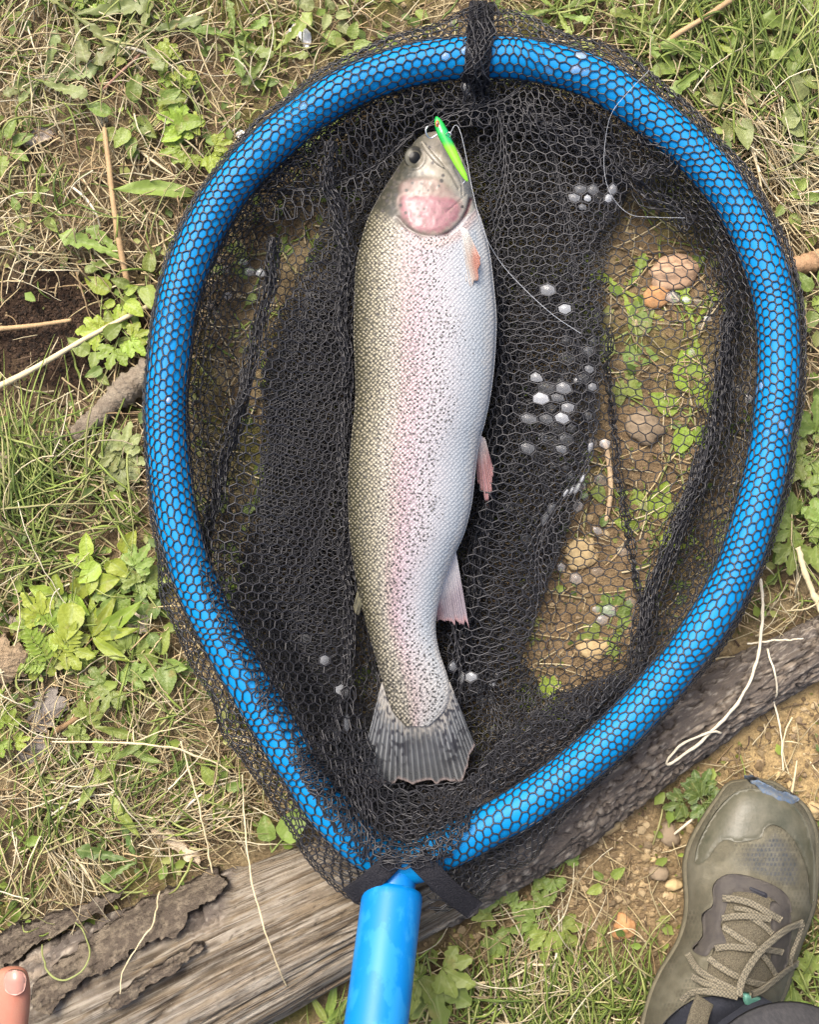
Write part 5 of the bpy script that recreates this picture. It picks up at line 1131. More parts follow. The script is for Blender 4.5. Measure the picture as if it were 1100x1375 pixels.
def leaf_mat(name, col, col2):
    m = bpy.data.materials.new(name); m.use_nodes = True; t = m.node_tree; b = t.nodes['Principled BSDF']; N = t.nodes.new; L = t.links.new
    oi = N('ShaderNodeObjectInfo'); a = N('ShaderNodeAttribute'); a.attribute_name = 'rib'; tc = N('ShaderNodeTexCoord')
    n = N('ShaderNodeTexNoise'); n.inputs['Scale'].default_value = 7; n.inputs['Detail'].default_value = 5; L(tc.outputs['Object'], n.inputs['Vector'])
    m1 = N('ShaderNodeMix'); m1.data_type = 'RGBA'; L(n.outputs[0], m1.inputs[0]); m1.inputs[6].default_value = (*col, 1); m1.inputs[7].default_value = (*col2, 1)
    hs = N('ShaderNodeHueSaturation'); r = N('ShaderNodeMapRange'); L(oi.outputs['Random'], r.inputs[0]); r.inputs[3].default_value = 0.475; r.inputs[4].default_value = 0.51; L(r.outputs[0], hs.inputs['Hue'])
    q = N('ShaderNodeMath'); q.operation = 'MULTIPLY'; q.inputs[1].default_value = 7.31; L(oi.outputs['Random'], q.inputs[0]); q2 = N('ShaderNodeMath'); q2.operation = 'FRACT'; L(q.outputs[0], q2.inputs[0])
    r2 = N('ShaderNodeMapRange'); L(q2.outputs[0], r2.inputs[0]); r2.inputs[3].default_value = 0.75; r2.inputs[4].default_value = 1.25; L(r2.outputs[0], hs.inputs['Value']); L(m1.outputs[2], hs.inputs['Color'])
    nb = N('ShaderNodeTexNoise'); nb.inputs['Scale'].default_value = 4.5; nb.inputs['Detail'].default_value = 6; nb.noise_dimensions = '4D'; L(tc.outputs['Object'], nb.inputs['Vector']); mw = N('ShaderNodeMath'); mw.operation = 'MULTIPLY'; mw.inputs[1].default_value = 37; L(oi.outputs['Random'], mw.inputs[0]); L(mw.outputs[0], nb.inputs['W'])
    rb = N('ShaderNodeMapRange'); rb.inputs[1].default_value = 0.58; rb.inputs[2].default_value = 0.72; rb.inputs[4].default_value = 0.7; L(nb.outputs[0], rb.inputs[0])
    mb = N('ShaderNodeMix'); mb.data_type = 'RGBA'; L(rb.outputs[0], mb.inputs[0]); L(hs.outputs[0], mb.inputs[6]); mb.inputs[7].default_value = (0.26, 0.21, 0.07, 1)
    rr = N('ShaderNodeMapRange'); rr.inputs[1].default_value = 0.80; rr.inputs[2].default_value = 1.0; rr.inputs[4].default_value = 0.5; L(a.outputs['Fac'], rr.inputs[0])
    m2 = N('ShaderNodeMix'); m2.data_type = 'RGBA'; L(rr.outputs[0], m2.inputs[0]); L(mb.outputs[2], m2.inputs[6]); m2.inputs[7].default_value = (0.30, 0.36, 0.13, 1)
    L(m2.outputs[2], b.inputs['Base Color']); b.inputs['Roughness'].default_value = 0.45; b.inputs['Specular IOR Level'].default_value = 0.4
    bp = N('ShaderNodeBump'); bp.inputs['Strength'].default_value = 0.22; bp.inputs['Distance'].default_value = 0.002; v_ = N('ShaderNodeTexVoronoi'); v_.inputs['Scale'].default_value = 14; L(tc.outputs['Object'], v_.inputs['Vector']); L(v_.outputs['Distance'], bp.inputs['Height']); L(bp.outputs[0], b.inputs['Normal'])
    tr = N('ShaderNodeBsdfTranslucent'); L(m2.outputs[2], tr.inputs[0]); ms = N('ShaderNodeMixShader'); ms.inputs[0].default_value = 0.28; L(b.outputs[0], ms.inputs[1]); L(tr.outputs[0], ms.inputs[2]); L(ms.outputs[0], t.nodes['Material Output'].inputs[0])
    return m
LM = {'bright': leaf_mat('bright_leaf', (0.20, 0.30, 0.03), (0.31, 0.40, 0.06)), 'mid': leaf_mat('green_leaf', (0.14, 0.215, 0.035), (0.24, 0.31, 0.075)), 'dull': leaf_mat('dull_leaf', (0.15, 0.20, 0.06), (0.25, 0.285, 0.11)), 'dark': leaf_mat('dark_leaf', (0.07, 0.13, 0.03), (0.12, 0.19, 0.045))}
LEAF = {}
def get_leaf(kind, var, mk):
    key = (kind, var, mk)
    if key not in LEAF:
        me = leaf_mesh(kind, var); me.materials.append(LM[mk]); LEAF[key] = me
    return LEAF[key]
prs = random.Random(3)
def weed(name, label, px, py, kind, mk, n, lp, a0=0, a1=360, lift=0.006, flat=False, group='weeds growing around the net', spread=0, explicit=None, cat='plant'):
    z0 = float(gz(px, py)) + (0.001 if flat else 0.0015)
    root = thing(name, label, cat, ((px - 550) * S, (687.5 - py) * S, z0), group)
    its = explicit or [(a0 + (a1 - a0) * ((i + prs.uniform(-0.3, 0.3)) / max(n - (0 if a1 - a0 >= 360 else 1), 1)), prs.uniform(*lp), prs.uniform(-spread, spread), prs.uniform(-spread, spread)) for i in range(n)]
    for i, it in enumerate(its):
        a, l_ = it[:2]; ox, oy = (it[2:4] if len(it) > 3 else (0, 0))
        o = link('leaf', get_leaf(kind, i % 4, mk), None, root)
        o.location = (ox * S, -oy * S, (0.0005 if flat else 0.006 + prs.uniform(0.2, 1) * (lift + 0.006))); sc_ = l_ * S * prs.uniform(0.85, 1.15)
        o.rotation_euler = (0 if flat else R(prs.uniform(-3, 16)), R(prs.uniform(-12, 12)) * (0.3 if flat else 1), R(a - 90))
        o.scale = (sc_ * prs.uniform(0.85, 1.15), sc_, sc_ * (0.35 if flat else 1))
    return root
W = weed
W('dandelion', 'dull green dandelion with broad overlapping leaves, upper left near the dried bud', 62, 118, 'dandelion', 'dull', 6, (60, 90), explicit=[(15, 78), (70, 84), (-20, 74), (200, 52), (230, 48), (40, 76)])
W('dandelion', 'large pale green dandelion rosette at the top left edge of the picture', 105, 28, 'dandelion', 'dull', 6, (60, 90), explicit=[(10, 96), (-35, 84), (150, 64), (60, 60), (-70, 66), (95, 56)])
W('buttercup_weed', 'bright yellow green lobed weed in the middle of the upper left patch', 232, 112, 'palmate', 'bright', 7, (28, 44), spread=16)
W('leafy_weed', 'patch of broad green leaves just below the bright lobed weed, upper left', 190, 165, 'ovate', 'mid', 9, (34, 56), spread=24)
W('leafy_weed', 'light green leafy weed touching the hoop at the upper left', 262, 190, 'palmate', 'bright', 7, (34, 50), spread=22)
W('leafy_weed', 'yellow green broad leaves right of the brown dry stalk, upper left', 240, 160, 'ovate', 'bright', 7, (30, 48), spread=26)
W('dandelion', 'small yellowish dandelion leaves above the upper left bend of the hoop', 318, 58, 'dandelion', 'mid', 5, (44, 62), explicit=[(30, 58), (100, 52), (-30, 62), (170, 56), (-80, 60)])
W('dandelion', 'dandelion lying beside the small white petal, top left', 372, 78, 'dandelion', 'mid', 5, (40, 70), explicit=[(45, 62), (180, 56), (-10, 44), (225, 58), (100, 40)])
W('leafy_weed', 'small oval leaves beside the net rim, just right of the white petal', 470, 62, 'ovate', 'mid', 5, (26, 44), spread=10)
W('leafy_weed', 'reddish brown and green leaves at the top edge above the hoop, centre left', 440, 14, 'ovate', 'dull', 6, (26, 46), spread=18)
W('yellow_weed', 'yellow green crinkled leaf tuft at the very top, left of centre', 130, 8, 'palmate', 'bright', 4, (30, 44), spread=10)
W('long_leaf', 'single long pointed leaf lying sideways left of the hoop', 264, 264, 'lance', 'mid', 1, (96, 96), explicit=[(183, 98)], lift=0.004)
W('dandelion', 'toothed dandelion leaf pair halfway down the dry brown stalk', 172, 352, 'dandelion', 'mid', 3, (70, 90), explicit=[(163, 88), (140, 60), (195, 52)])
W('clover', 'low clump of small round leaves at the left edge under the grass tuft', 52, 282, 'ovate', 'mid', 7, (18, 32), spread=22)
W('leafy_weed', 'pale leaves at the left edge beside the bleached bark flake', 12, 205, 'ovate', 'mid', 5, (36, 54), explicit=[(20, 50), (-30, 44), (60, 44), (-90, 52), (110, 36)])
W('leafy_weed', 'bright oval leaves at the foot of the dry brown stalk', 165, 402, 'ovate', 'bright', 5, (36, 50), explicit=[(150, 52), (-40, 46), (30, 30), (215, 34), (-80, 40)])
W('buttercup_weed', 'green lobed weed on the dark soil just left of the hoop', 158, 450, 'palmate', 'bright', 6, (40, 58), spread=12)
W('leafy_weed', 'young leaves standing at the right end of the pale straw, dark soil', 148, 482, 'ovate', 'mid', 7, (30, 46), spread=20)
W('leafy_weed', 'upright leaves beside the hoop, above the grey stick', 190, 380, 'ovate', 'mid', 5, (30, 46), spread=12)
W('buttercup_weed', 'dull lobed leaf below the grey stick, left of the hoop', 168, 618, 'palmate', 'dull', 5, (44, 62), spread=12)
W('leafy_weed', 'glossy bright oval leaves left of the hoop, amid the green grass', 148, 752, 'ovate', 'bright', 7, (40, 58), spread=22)
W('leafy_weed', 'broad yellow green leaf cluster close to the hoop at left middle', 190, 785, 'palmate', 'mid', 6, (40, 56), spread=18)
W('leafy_weed', 'wide green leaves below the grass tuft at the left', 96, 800, 'ovate', 'bright', 7, (44, 66), spread=20)
W('silverweed', 'feathery bright green weed near the decayed wood at left', 78, 892, 'feather', 'bright', 4, (60, 70), explicit=[(120, 62), (60, 60), (170, 56), (20, 52)])
W('leafy_weed', 'long green leaves pointing right, below the left bend of the net', 130, 852, 'lance', 'bright', 6, (60, 86), explicit=[(35, 86), (60, 70), (10, 66), (200, 62), (95, 60), (-30, 60)])
W('leafy_weed', 'dark green rounded leaves beside the pale wood fragment at left', 200, 838, 'ovate', 'dark', 4, (36, 48), explicit=[(100, 46), (60, 36), (150, 38), (-60, 44)])
W('leafy_weed', 'light leaves among straw beside the lower left netting', 165, 905, 'palmate', 'mid', 6, (40, 56), spread=20)
W('buttercup_weed', 'small bright lobed leaves at the left edge, by the grey dried leaf', 12, 985, 'palmate', 'bright', 5, (30, 44), spread=10)
W('leafy_weed', 'small three part leaves right of the grey dried leaf', 112, 985, 'palmate', 'mid', 6, (30, 44), spread=18)
W('leafy_weed', 'pale slender leaves in the dry straw, lower left', 190, 1000, 'lance', 'mid', 5, (46, 66), spread=14)
W('dandelion', 'dark green lobed leaf above the loose bark of the log', 190, 1150, 'dandelion', 'dark', 3, (60, 80), explicit=[(168, 78), (110, 52), (205, 56)])
W('dock_leaf', 'smooth green leaf poking out under the lower left netting', 368, 1136, 'ovate', 'mid', 2, (64, 72), explicit=[(50, 74), (100, 46)])
W('leafy_weed', 'yellow green leaf patch in straw beside the lower left netting', 290, 1065, 'ovate', 'mid', 5, (34, 52), spread=18)
W('dandelion', 'dandelion rosette at the top, right of the strap', 745, 20, 'dandelion', 'mid', 6, (50, 80), explicit=[(20, 70), (80, 50), (150, 62), (-20, 60), (195, 52), (-60, 46)])
W('dandelion', 'pale green dandelion crossing under the brown stem, top right', 868, 42, 'dandelion', 'mid', 6, (56, 80), explicit=[(35, 78), (110, 60), (165, 66), (-25, 70), (70, 62), (-80, 50)])
W('dandelion', 'large toothed dandelion leaf lying against the upper right hoop', 958, 92, 'dandelion', 'mid', 5, (70, 100), explicit=[(190, 88), (165, 80), (215, 84), (20, 72), (60, 58)])
W('dandelion', 'broad rounded dandelion leaf under the tall grass, top right', 948, 58, 'dandelion', 'bright', 4, (70, 90), explicit=[(-2, 88), (25, 70), (120, 50), (-40, 50)])
W('dandelion', 'big flat green leaf at the top right corner', 1082, 62, 'dandelion', 'mid', 5, (60, 90), explicit=[(100, 70), (160, 74), (40, 60), (-50, 66), (210, 64)])
W('leafy_weed', 'round green leaves beside the straw, right edge upper part', 1072, 92, 'ovate', 'mid', 7, (34, 50), spread=22)
W('leafy_weed', 'green leaf in the straw just outside the upper right hoop', 985, 150, 'ovate', 'dull', 5, (44, 66), explicit=[(-80, 66), (-50, 50), (-110, 58), (30, 40), (160, 44)])
W('clover', 'clump of round clover leaves at the right edge above the broken branch', 1066, 275, 'ovate', 'mid', 8, (26, 42), spread=20)
W('leafy_weed', 'dark leaves squeezed between hoop and right edge, below the branch', 1092, 400, 'ovate', 'mid', 6, (36, 52), spread=12)
W('buttercup_weed', 'large lobed weed at the right edge beside the hoop', 1090, 612, 'palmate', 'mid', 7, (50, 72), spread=14)
W('buttercup_weed', 'spiky lobed leaves at the right edge, below the larger lobed weed', 1064, 712, 'palmate', 'mid', 7, (46, 62), spread=12)
W('leafy_weed', 'dark green leaves growing at the log beside the toe of the shoe', 938, 1066, 'palmate', 'dark', 7, (32, 46), spread=14)
W('buttercup_weed', 'lobed green leaves in the gravel just under the log', 745, 1162, 'palmate', 'mid', 4, (46, 60), explicit=[(200, 58), (120, 54), (60, 44), (260, 44)])
W('buttercup_weed', 'broad lobed leaf below the right corner of the netting', 736, 1222, 'palmate', 'mid', 4, (52, 66), explicit=[(260, 66), (200, 58), (310, 52), (120, 44)])
W('leafy_weed', 'tiny green leaf pair in the gravel between log and shoe', 812, 1178, 'ovate', 'mid', 3, (26, 36), explicit=[(40, 36), (200, 32), (140, 28)])
W('buttercup_weed', 'large deeply cut leaf right of the blue handle', 572, 1272, 'palmate', 'mid', 4, (70, 84), explicit=[(285, 88), (250, 70), (330, 66), (220, 50)])
W('buttercup_weed', 'shaded leaves beside the dark log end, right of the handle', 665, 1222, 'palmate', 'mid', 4, (40, 52), spread=10)
W('leafy_weed', 'green blades and leaves in the bottom right corner beside the shoe', 1085, 1312, 'palmate', 'mid', 6, (44, 60), spread=14)
W('leafy_weed', 'thin leaves left of the handle at the bottom edge', 440, 1362, 'lance', 'mid', 4, (44, 64), explicit=[(80, 64), (50, 52), (120, 52), (30, 46)])
# leaves pressed flat under the netting
W('dandelion', 'bright leaf pressed under the mesh at the upper right, near the brown stones', 838, 392, 'dandelion', 'bright', 3, (60, 80), flat=True, explicit=[(-30, 100), (150, 60), (60, 64), (-70, 70)])
W('leafy_weed', 'upright green leaf under the mesh, right of centre', 925, 560, 'ovate', 'bright', 3, (60, 70), flat=True, explicit=[(88, 96), (-60, 60), (150, 60), (40, 60), (-110, 64)])
W('leafy_weed', 'light green leaf under the mesh beside the dark fold, right', 872, 715, 'ovate', 'bright', 3, (44, 60), flat=True, explicit=[(70, 84), (160, 60), (-20, 50), (110, 60)])
W('leafy_weed', 'green leaves under the mesh below the brown earth, right', 822, 848, 'palmate', 'mid', 4, (40, 56), flat=True, spread=10)
W('leafy_weed', 'green leaves under the mesh near the fold at right centre', 838, 470, 'ovate', 'mid', 7, (50, 74), flat=True, spread=30)
W('leafy_weed', 'pale leaf tips showing through the mesh at the left bend', 300, 805, 'ovate', 'bright', 4, (54, 66), flat=True, explicit=[(220, 60), (120, 64), (270, 54), (60, 48)])
W('leafy_weed', 'green leaves seen through the mesh at left centre', 300, 700, 'ovate', 'mid', 5, (44, 58), flat=True, spread=16)
W('leafy_weed', 'green leaves under the bunched mesh near the right of the tail', 740, 950, 'palmate', 'bright', 6, (36, 52), flat=True, spread=24)
W('leafy_weed', 'mossy leaves under the mesh at the upper left of the bag', 330, 370, 'ovate', 'mid', 6, (26, 40), flat=True, spread=24)

W('leafy_weed', 'small green leaf pair under the mesh beside the bare tan twig', 790, 640, 'ovate', 'mid', 3, (40, 50), flat=True, explicit=[(100, 56), (200, 44), (-60, 46)])
W('dandelion', 'toothed leaf under the mesh right of the pinkish stone', 930, 440, 'dandelion', 'bright', 3, (60, 70), flat=True, explicit=[(110, 76), (60, 60), (-80, 66)])
W('leafy_weed', 'spread of green leaves in the grass at the left edge, beside the decayed wood', 60, 850, 'palmate', 'bright', 6, (46, 60), spread=22)
W('leafy_weed', 'broad light leaves low beside the netting, left below the bend', 218, 880, 'ovate', 'mid', 5, (40, 56), spread=14)
W('leafy_weed', 'pointed green leaves above the bleached straw, lower left', 150, 1050, 'lance', 'mid', 5, (50, 70), spread=16)
W('dandelion', 'dull dandelion leaves at the top left, beneath the pale bent straw', 190, 52, 'dandelion', 'dull', 5, (60, 84), spread=8)
W('leafy_weed', 'green leaves under the straw heap at the right edge', 1062, 170, 'ovate', 'dull', 6, (36, 52), spread=26)

# ------------------------------------------------------------------ sticks, stalks, stones
def stick(name, label, pts, r, m, cat='stalk', group=None, sides=8, n=40, knob=0.10, flat=1.0, seed=0):
    """pts: (px,py,height above the ground)"""
    q = np.array([P(x, y, float(gz(x, y)) + h) for x, y, h in pts]); p = resample(q, n)
    rr = np.interp(np.linspace(0, 1, n), np.linspace(0, 1, len(r)), r) * (1 + knob * (vnoise(np.arange(n) * 0.6, np.zeros(n), seed) * 2 - 1))
    v, f = tubes(p[None], rr[None], (rr * flat)[None], sides, True)
    v = v + (rng.normal(0, 1, v.shape) * (r[0] * knob * 0.25))
    o = link(name, npmesh(name, v, f), m); tag(o, label, cat, group); return o
tan_m = mat('tan_stalk', (0.42, 0.29, 0.15), 0.7, 0.3, noise=(80, 0.5, (0.28, 0.17, 0.08)), bump=(600, 0.4, 0.001))
pale_m = mat('pale_straw', (0.60, 0.51, 0.32), 0.7, 0.3, noise=(80, 0.5, (0.46, 0.36, 0.2)))
white_m = mat('bleached_stalk', (0.68, 0.62, 0.47), 0.7, 0.3, noise=(90, 0.4, (0.5, 0.42, 0.27)))
red_m = mat('reddish_stalk', (0.33, 0.19, 0.14), 0.7, 0.3, noise=(80, 0.5, (0.22, 0.15, 0.08)))
grey_w = mat('grey_dead_wood', (0.27, 0.23, 0.17), 0.9, 0.15, noise=(60, 0.8, (0.12, 0.09, 0.065)), bump=(300, 0.9, 0.003))
br_w = mat('brown_branch', (0.42, 0.27, 0.15), 0.8, 0.2, noise=(70, 0.7, (0.20, 0.11, 0.06)), bump=(300, 0.7, 0.002))
bud_stalk = stick('dry_stalk', 'upright looking brown dry stalk topped by a woolly seed head, upper left', [(140, 172, 0.020), (146, 220, 0.021), (153, 280, 0.020), (162, 335, 0.018), (172, 385, 0.012)], [0.0018, 0.0024, 0.0027, 0.0024], tan_m)
stick('straw_stem', 'long pale straw stem slanting up to the hoop across dark soil', [(-30, 532, 0.014), (40, 498, 0.016), (120, 452, 0.017), (212, 404, 0.014)], [0.0027, 0.0025, 0.0022, 0.0016], pale_m)
stick('straw_stem', 'short tan straw lying level on the dark soil at the left edge', [(-30, 444, 0.011), (40, 438, 0.013), (96, 430, 0.010)], [0.0022, 0.0021, 0.0016], tan_m)
stick('dry_stalk', 'brown dry stem lying diagonally at the top right', [(872, 80, 0.016), (905, 50, 0.020), (950, 22, 0.022), (1000, -12, 0.022)], [0.0022, 0.0025, 0.0024, 0.0024], tan_m)
stick('dry_stalk', 'reddish dandelion stem by the dried bud, upper left', [(138, 122, 0.010), (160, 100, 0.014), (188, 74, 0.010)], [0.0013, 0.0014, 0.0012], red_m)
stick('broken_branch', 'broken brown branch sticking in at the right edge', [(1062, 358, 0.012), (1090, 352, 0.014), (1130, 340, 0.014), (1200, 320, 0.012)], [0.006, 0.0105, 0.0115, 0.012], br_w, 'branch', n=50, sides=14, knob=0.16)
stick('grey_stick', 'grey dead stick on the soil left of the hoop', [(96, 588, 0.004), (135, 556, 0.008), (168, 524, 0.010), (205, 494, 0.010)], [0.006, 0.0105, 0.012, 0.011], grey_w, 'stick', n=50, sides=14, knob=0.2)
stick('grey_stick', 'half buried pale root beside the green grass at the left edge', [(-30, 640, 0.002), (20, 612, 0.004), (66, 590, 0.004), (100, 578, 0.002)], [0.010, 0.012, 0.010, 0.005], mat('pale_root', (0.36, 0.30, 0.21), 0.9, 0.15, noise=(70, 0.7, (0.2, 0.15, 0.1)), bump=(300, 0.8, 0.002)), 'root', n=50, sides=14, knob=0.16)
def logz(px, py):
    """height of the upper side of the log"""
    q = resample(np.c_[LOGC, LOGR], 200); d = np.hypot(q[:, 0] - px, q[:, 1] - py); i = int(np.argmin(d)); r = q[i, 2] * S; dd = min(d[i] * S, r * 0.98)
    return 0.006 + math.sqrt(r * r - dd * dd) * 0.94
def lstick(name, label, pts, r, m, cat='stalk', lift=0.004, seed=0, n=50):
    q = np.array([P(x, y, max(logz(x, y), float(gz(x, y))) + lift + h) for x, y, h in pts]); p = resample(q, n)
    p[:, :2] += 0.0011 * np.stack([fbm(np.arange(n) * 0.21 + seed, np.zeros(n) + len(label), 5, 3), fbm(np.arange(n) * 0.21, np.zeros(n) + len(label), 9, 3)], -1)
    rr = 0.78 * np.interp(np.linspace(0, 1, n), np.linspace(0, 1, len(r)), r) * (0.8 + 0.4 * vnoise(np.arange(n) * 0.4, np.zeros(n), len(label)))
    o = link(name, npmesh(name, *tubes(p[None], rr[None], None, 6, True)), m); tag(o, label, cat); return o
lstick('bent_straw', 'long bleached straw bent into a loop over the log at right', [(1022, 778, 0.004), (1024, 830, 0.01), (1018, 880, 0.012), (1000, 930, 0.008), (966, 972, 0.004), (930, 1004, 0.004), (897, 1026, 0.002), (900, 1016, 0.004), (925, 994, 0.006), (958, 982, 0.005), (968, 984, 0.003)], [0.0016, 0.0017, 0.0018, 0.0016, 0.0012], white_m, n=110)
lstick('thin_straw', 'thin pale root curling over the log near the bent straw, right', [(1030, 872, 0.006), (1040, 900, 0.008), (1044, 925, 0.006), (1040, 945, 0.004), (1050, 985, 0.003), (1051, 1034, 0.003)], [0.0010, 0.0010, 0.0007], white_m)
lstick('thin_straw', 'short straight straw crossing the bent straw at right', [(1003, 864, 0.012), (1040, 860, 0.014), (1078, 857, 0.01)], [0.0010, 0.0010, 0.0008], white_m)
lstick('thin_straw', 'hair thin dry stem standing across the grey log at the lower left', [(326, 1040, 0.01), (328, 1100, 0.012), (338, 1180, 0.008), (352, 1240, 0.006), (372, 1295, 0.003), (386, 1326, 0.001)], [0.0008, 0.0010, 0.0009, 0.0006], pale_m)
lstick('thin_straw', 'pale broken stem lying in straw above the log, lower left', [(242, 995, 0.012), (256, 1040, 0.014), (270, 1095, 0.012), (278, 1135, 0.006), (286, 1172, 0.002)], [0.0010, 0.0011, 0.0009], pale_m)
lstick('thin_straw', 'long thin stalk arching over the grass toward the netting, lower left', [(70, 996, 0.012), (140, 996, 0.016), (220, 1002, 0.018), (280, 1020, 0.014), (310, 1038, 0.01)], [0.0010, 0.0012, 0.0012, 0.0008], pale_m)
lstick('thin_straw', 'green curled tendril lying on the bark near the thumb', [(56, 1268, 0.003), (62, 1300, 0.004), (82, 1316, 0.004), (108, 1306, 0.004), (120, 1280, 0.004), (112, 1250, 0.004), (100, 1238, 0.005)], [0.0009, 0.0010, 0.0010, 0.0008], mat('green_tendril', (0.25, 0.28, 0.10), 0.6, 0.3))
lstick('thin_straw', 'pale forked stem lying on the peeling bark of the log', [(214, 1196, 0.003), (205, 1240, 0.004), (186, 1268, 0.003), (166, 1300, 0.003), (160, 1334, 0.002)], [0.0008, 0.0009, 0.0007], pale_m)
lstick('thin_straw', 'pale straw lying over the roots, right edge below the spiky leaves', [(1070, 735, 0.01), (1082, 770, 0.012), (1096, 805, 0.01), (1112, 840, 0.008)], [0.0030, 0.0036, 0.0030], pale_m)
stick('twig', 'bare tan twig under the mesh right of centre', [(812, 590, 0.004), (819, 630, 0.005), (820, 665, 0.004), (814, 700, 0.003)], [0.0022, 0.0026, 0.0018], mat('tan_twig', (0.55, 0.40, 0.24), 0.7, 0.3), 'twig')
stick('dark_stick', 'thin dark stick running up to the right in the lower left straw', [(70, 985, 0.014), (105, 962, 0.016), (135, 935, 0.014)], [0.0024, 0.0022, 0.0016], mat('brown_stick', (0.22, 0.14, 0.07), 0.8, 0.2))
STR = [((230, 30, 60, 20), 'pale bent straw crossing the top left weeds'), ((210, 78, 80, 172), 'pair of pale straws lying level over the upper left dandelion'), ((190, 205, 60, -35), 'bleached twig running down to the right, upper left'), ((95, 250, 70, -55), 'thin white stalk at the left below the bark flake'), ((985, 150, 130, -72), 'long dry straw lying along the upper right hoop'), ((1010, 190, 110, -60), 'dry straw bundle stalk right of the upper hoop'), ((1000, 160, 110, -4), 'pale straw lying level in the right straw heap'), ((1050, 265, 80, 8), 'white straw below the right straw heap'), ((640, 1320, 90, 22), 'pale straw rising to the right beside the grass, bottom centre'), ((735, 1330, 110, 82), 'upright pale straw in the grass below the gravel'), ((690, 1290, 80, 2), 'level pale straw near the deeply cut leaf'), ((780, 1290, 90, -30), 'grey twig lying in the gravel left of the shoe'), ((140, 1082, 90, -14), 'bleached straw bundle stalk above the loose bark'), ((230, 1110, 110, 35), 'white straw sweeping up to the netting, lower left'), ((90, 1140, 90, -60), 'white dead grass blade hanging over the log, left'), ((60, 1100, 100, 20), 'long dry blade at the left above the log'), ((1060, 1080, 60, 80), 'thin rootlet on the yellow earth above the shoe'), ((905, 1120, 60, 40), 'thin straw touching the toe of the shoe')]
for i, ((x, y, L_, a), lab) in enumerate(STR):
    ca, sa = math.cos(R(a)), -math.sin(R(a)); bend = prs.uniform(-0.12, 0.12) * L_
    stick('straw_stem', lab, [(x, y, 0.008), (x + ca * L_ * 0.35 - sa * bend, y + sa * L_ * 0.35 + ca * bend, 0.014), (x + ca * L_ * 0.7 - sa * bend, y + sa * L_ * 0.7 + ca * bend, 0.014), (x + ca * L_, y + sa * L_, 0.009)], [0.0010, 0.0012, 0.0010, 0.0007], grey_w if 'grey' in lab else (white_m if i % 2 else pale_m), group='single dry stalks on the ground', n=24, sides=6)

def rock(name, label, px, py, rx, ry, h, m, cat='stone', rot=0, seed=0, rough_=0.25, sub=3, z=None, group=None, flatness=0.0):
    bm = bmesh.new(); bmesh.ops.create_icosphere(bm, subdivisions=sub, radius=1)
    V_ = np.array([v.co[:] for v in bm.verts]); F_ = np.array([[q.index for q in f.verts] for f in bm.faces]); bm.free()
    k = 1 + rough_ * (fbm(V_[:, 0] * 1.3 + seed, V_[:, 1] * 1.3 + V_[:, 2] * 0.9, seed, 3))
    V_ = V_ * k[:, None]; V_[:, 2] = np.sign(V_[:, 2]) * np.abs(V_[:, 2]) ** (1 - 0.4 * flatness)
    V_ = V_ * (rx * S, ry * S, h); ca, sa = math.cos(R(rot)), math.sin(R(rot)); V_ = np.stack([V_[:, 0] * ca - V_[:, 1] * sa, V_[:, 0] * sa + V_[:, 1] * ca, V_[:, 2]], -1)
    o = link(name, npmesh(name, V_, F_), m); o.location = P(px, py, (float(gz(px, py)) if z is None else z) + h * 0.45); tag(o, label, cat, group); return o
sa_m = mat('sandstone', (0.50, 0.38, 0.20), 0.85, 0.2, noise=(150, 0.6, (0.34, 0.24, 0.12)), bump=(500, 0.5, 0.001))
sb_m = mat('orange_stone', (0.44, 0.22, 0.09), 0.85, 0.2, noise=(150, 0.6, (0.5, 0.33, 0.18)), bump=(500, 0.5, 0.001))
sg_m = mat('grey_brown_stone', (0.27, 0.21, 0.14), 0.85, 0.2, noise=(120, 0.6, (0.19, 0.14, 0.09)), bump=(500, 0.5, 0.001))
sw_m = mat('white_shell', (0.74, 0.72, 0.68), 0.5, 0.4)
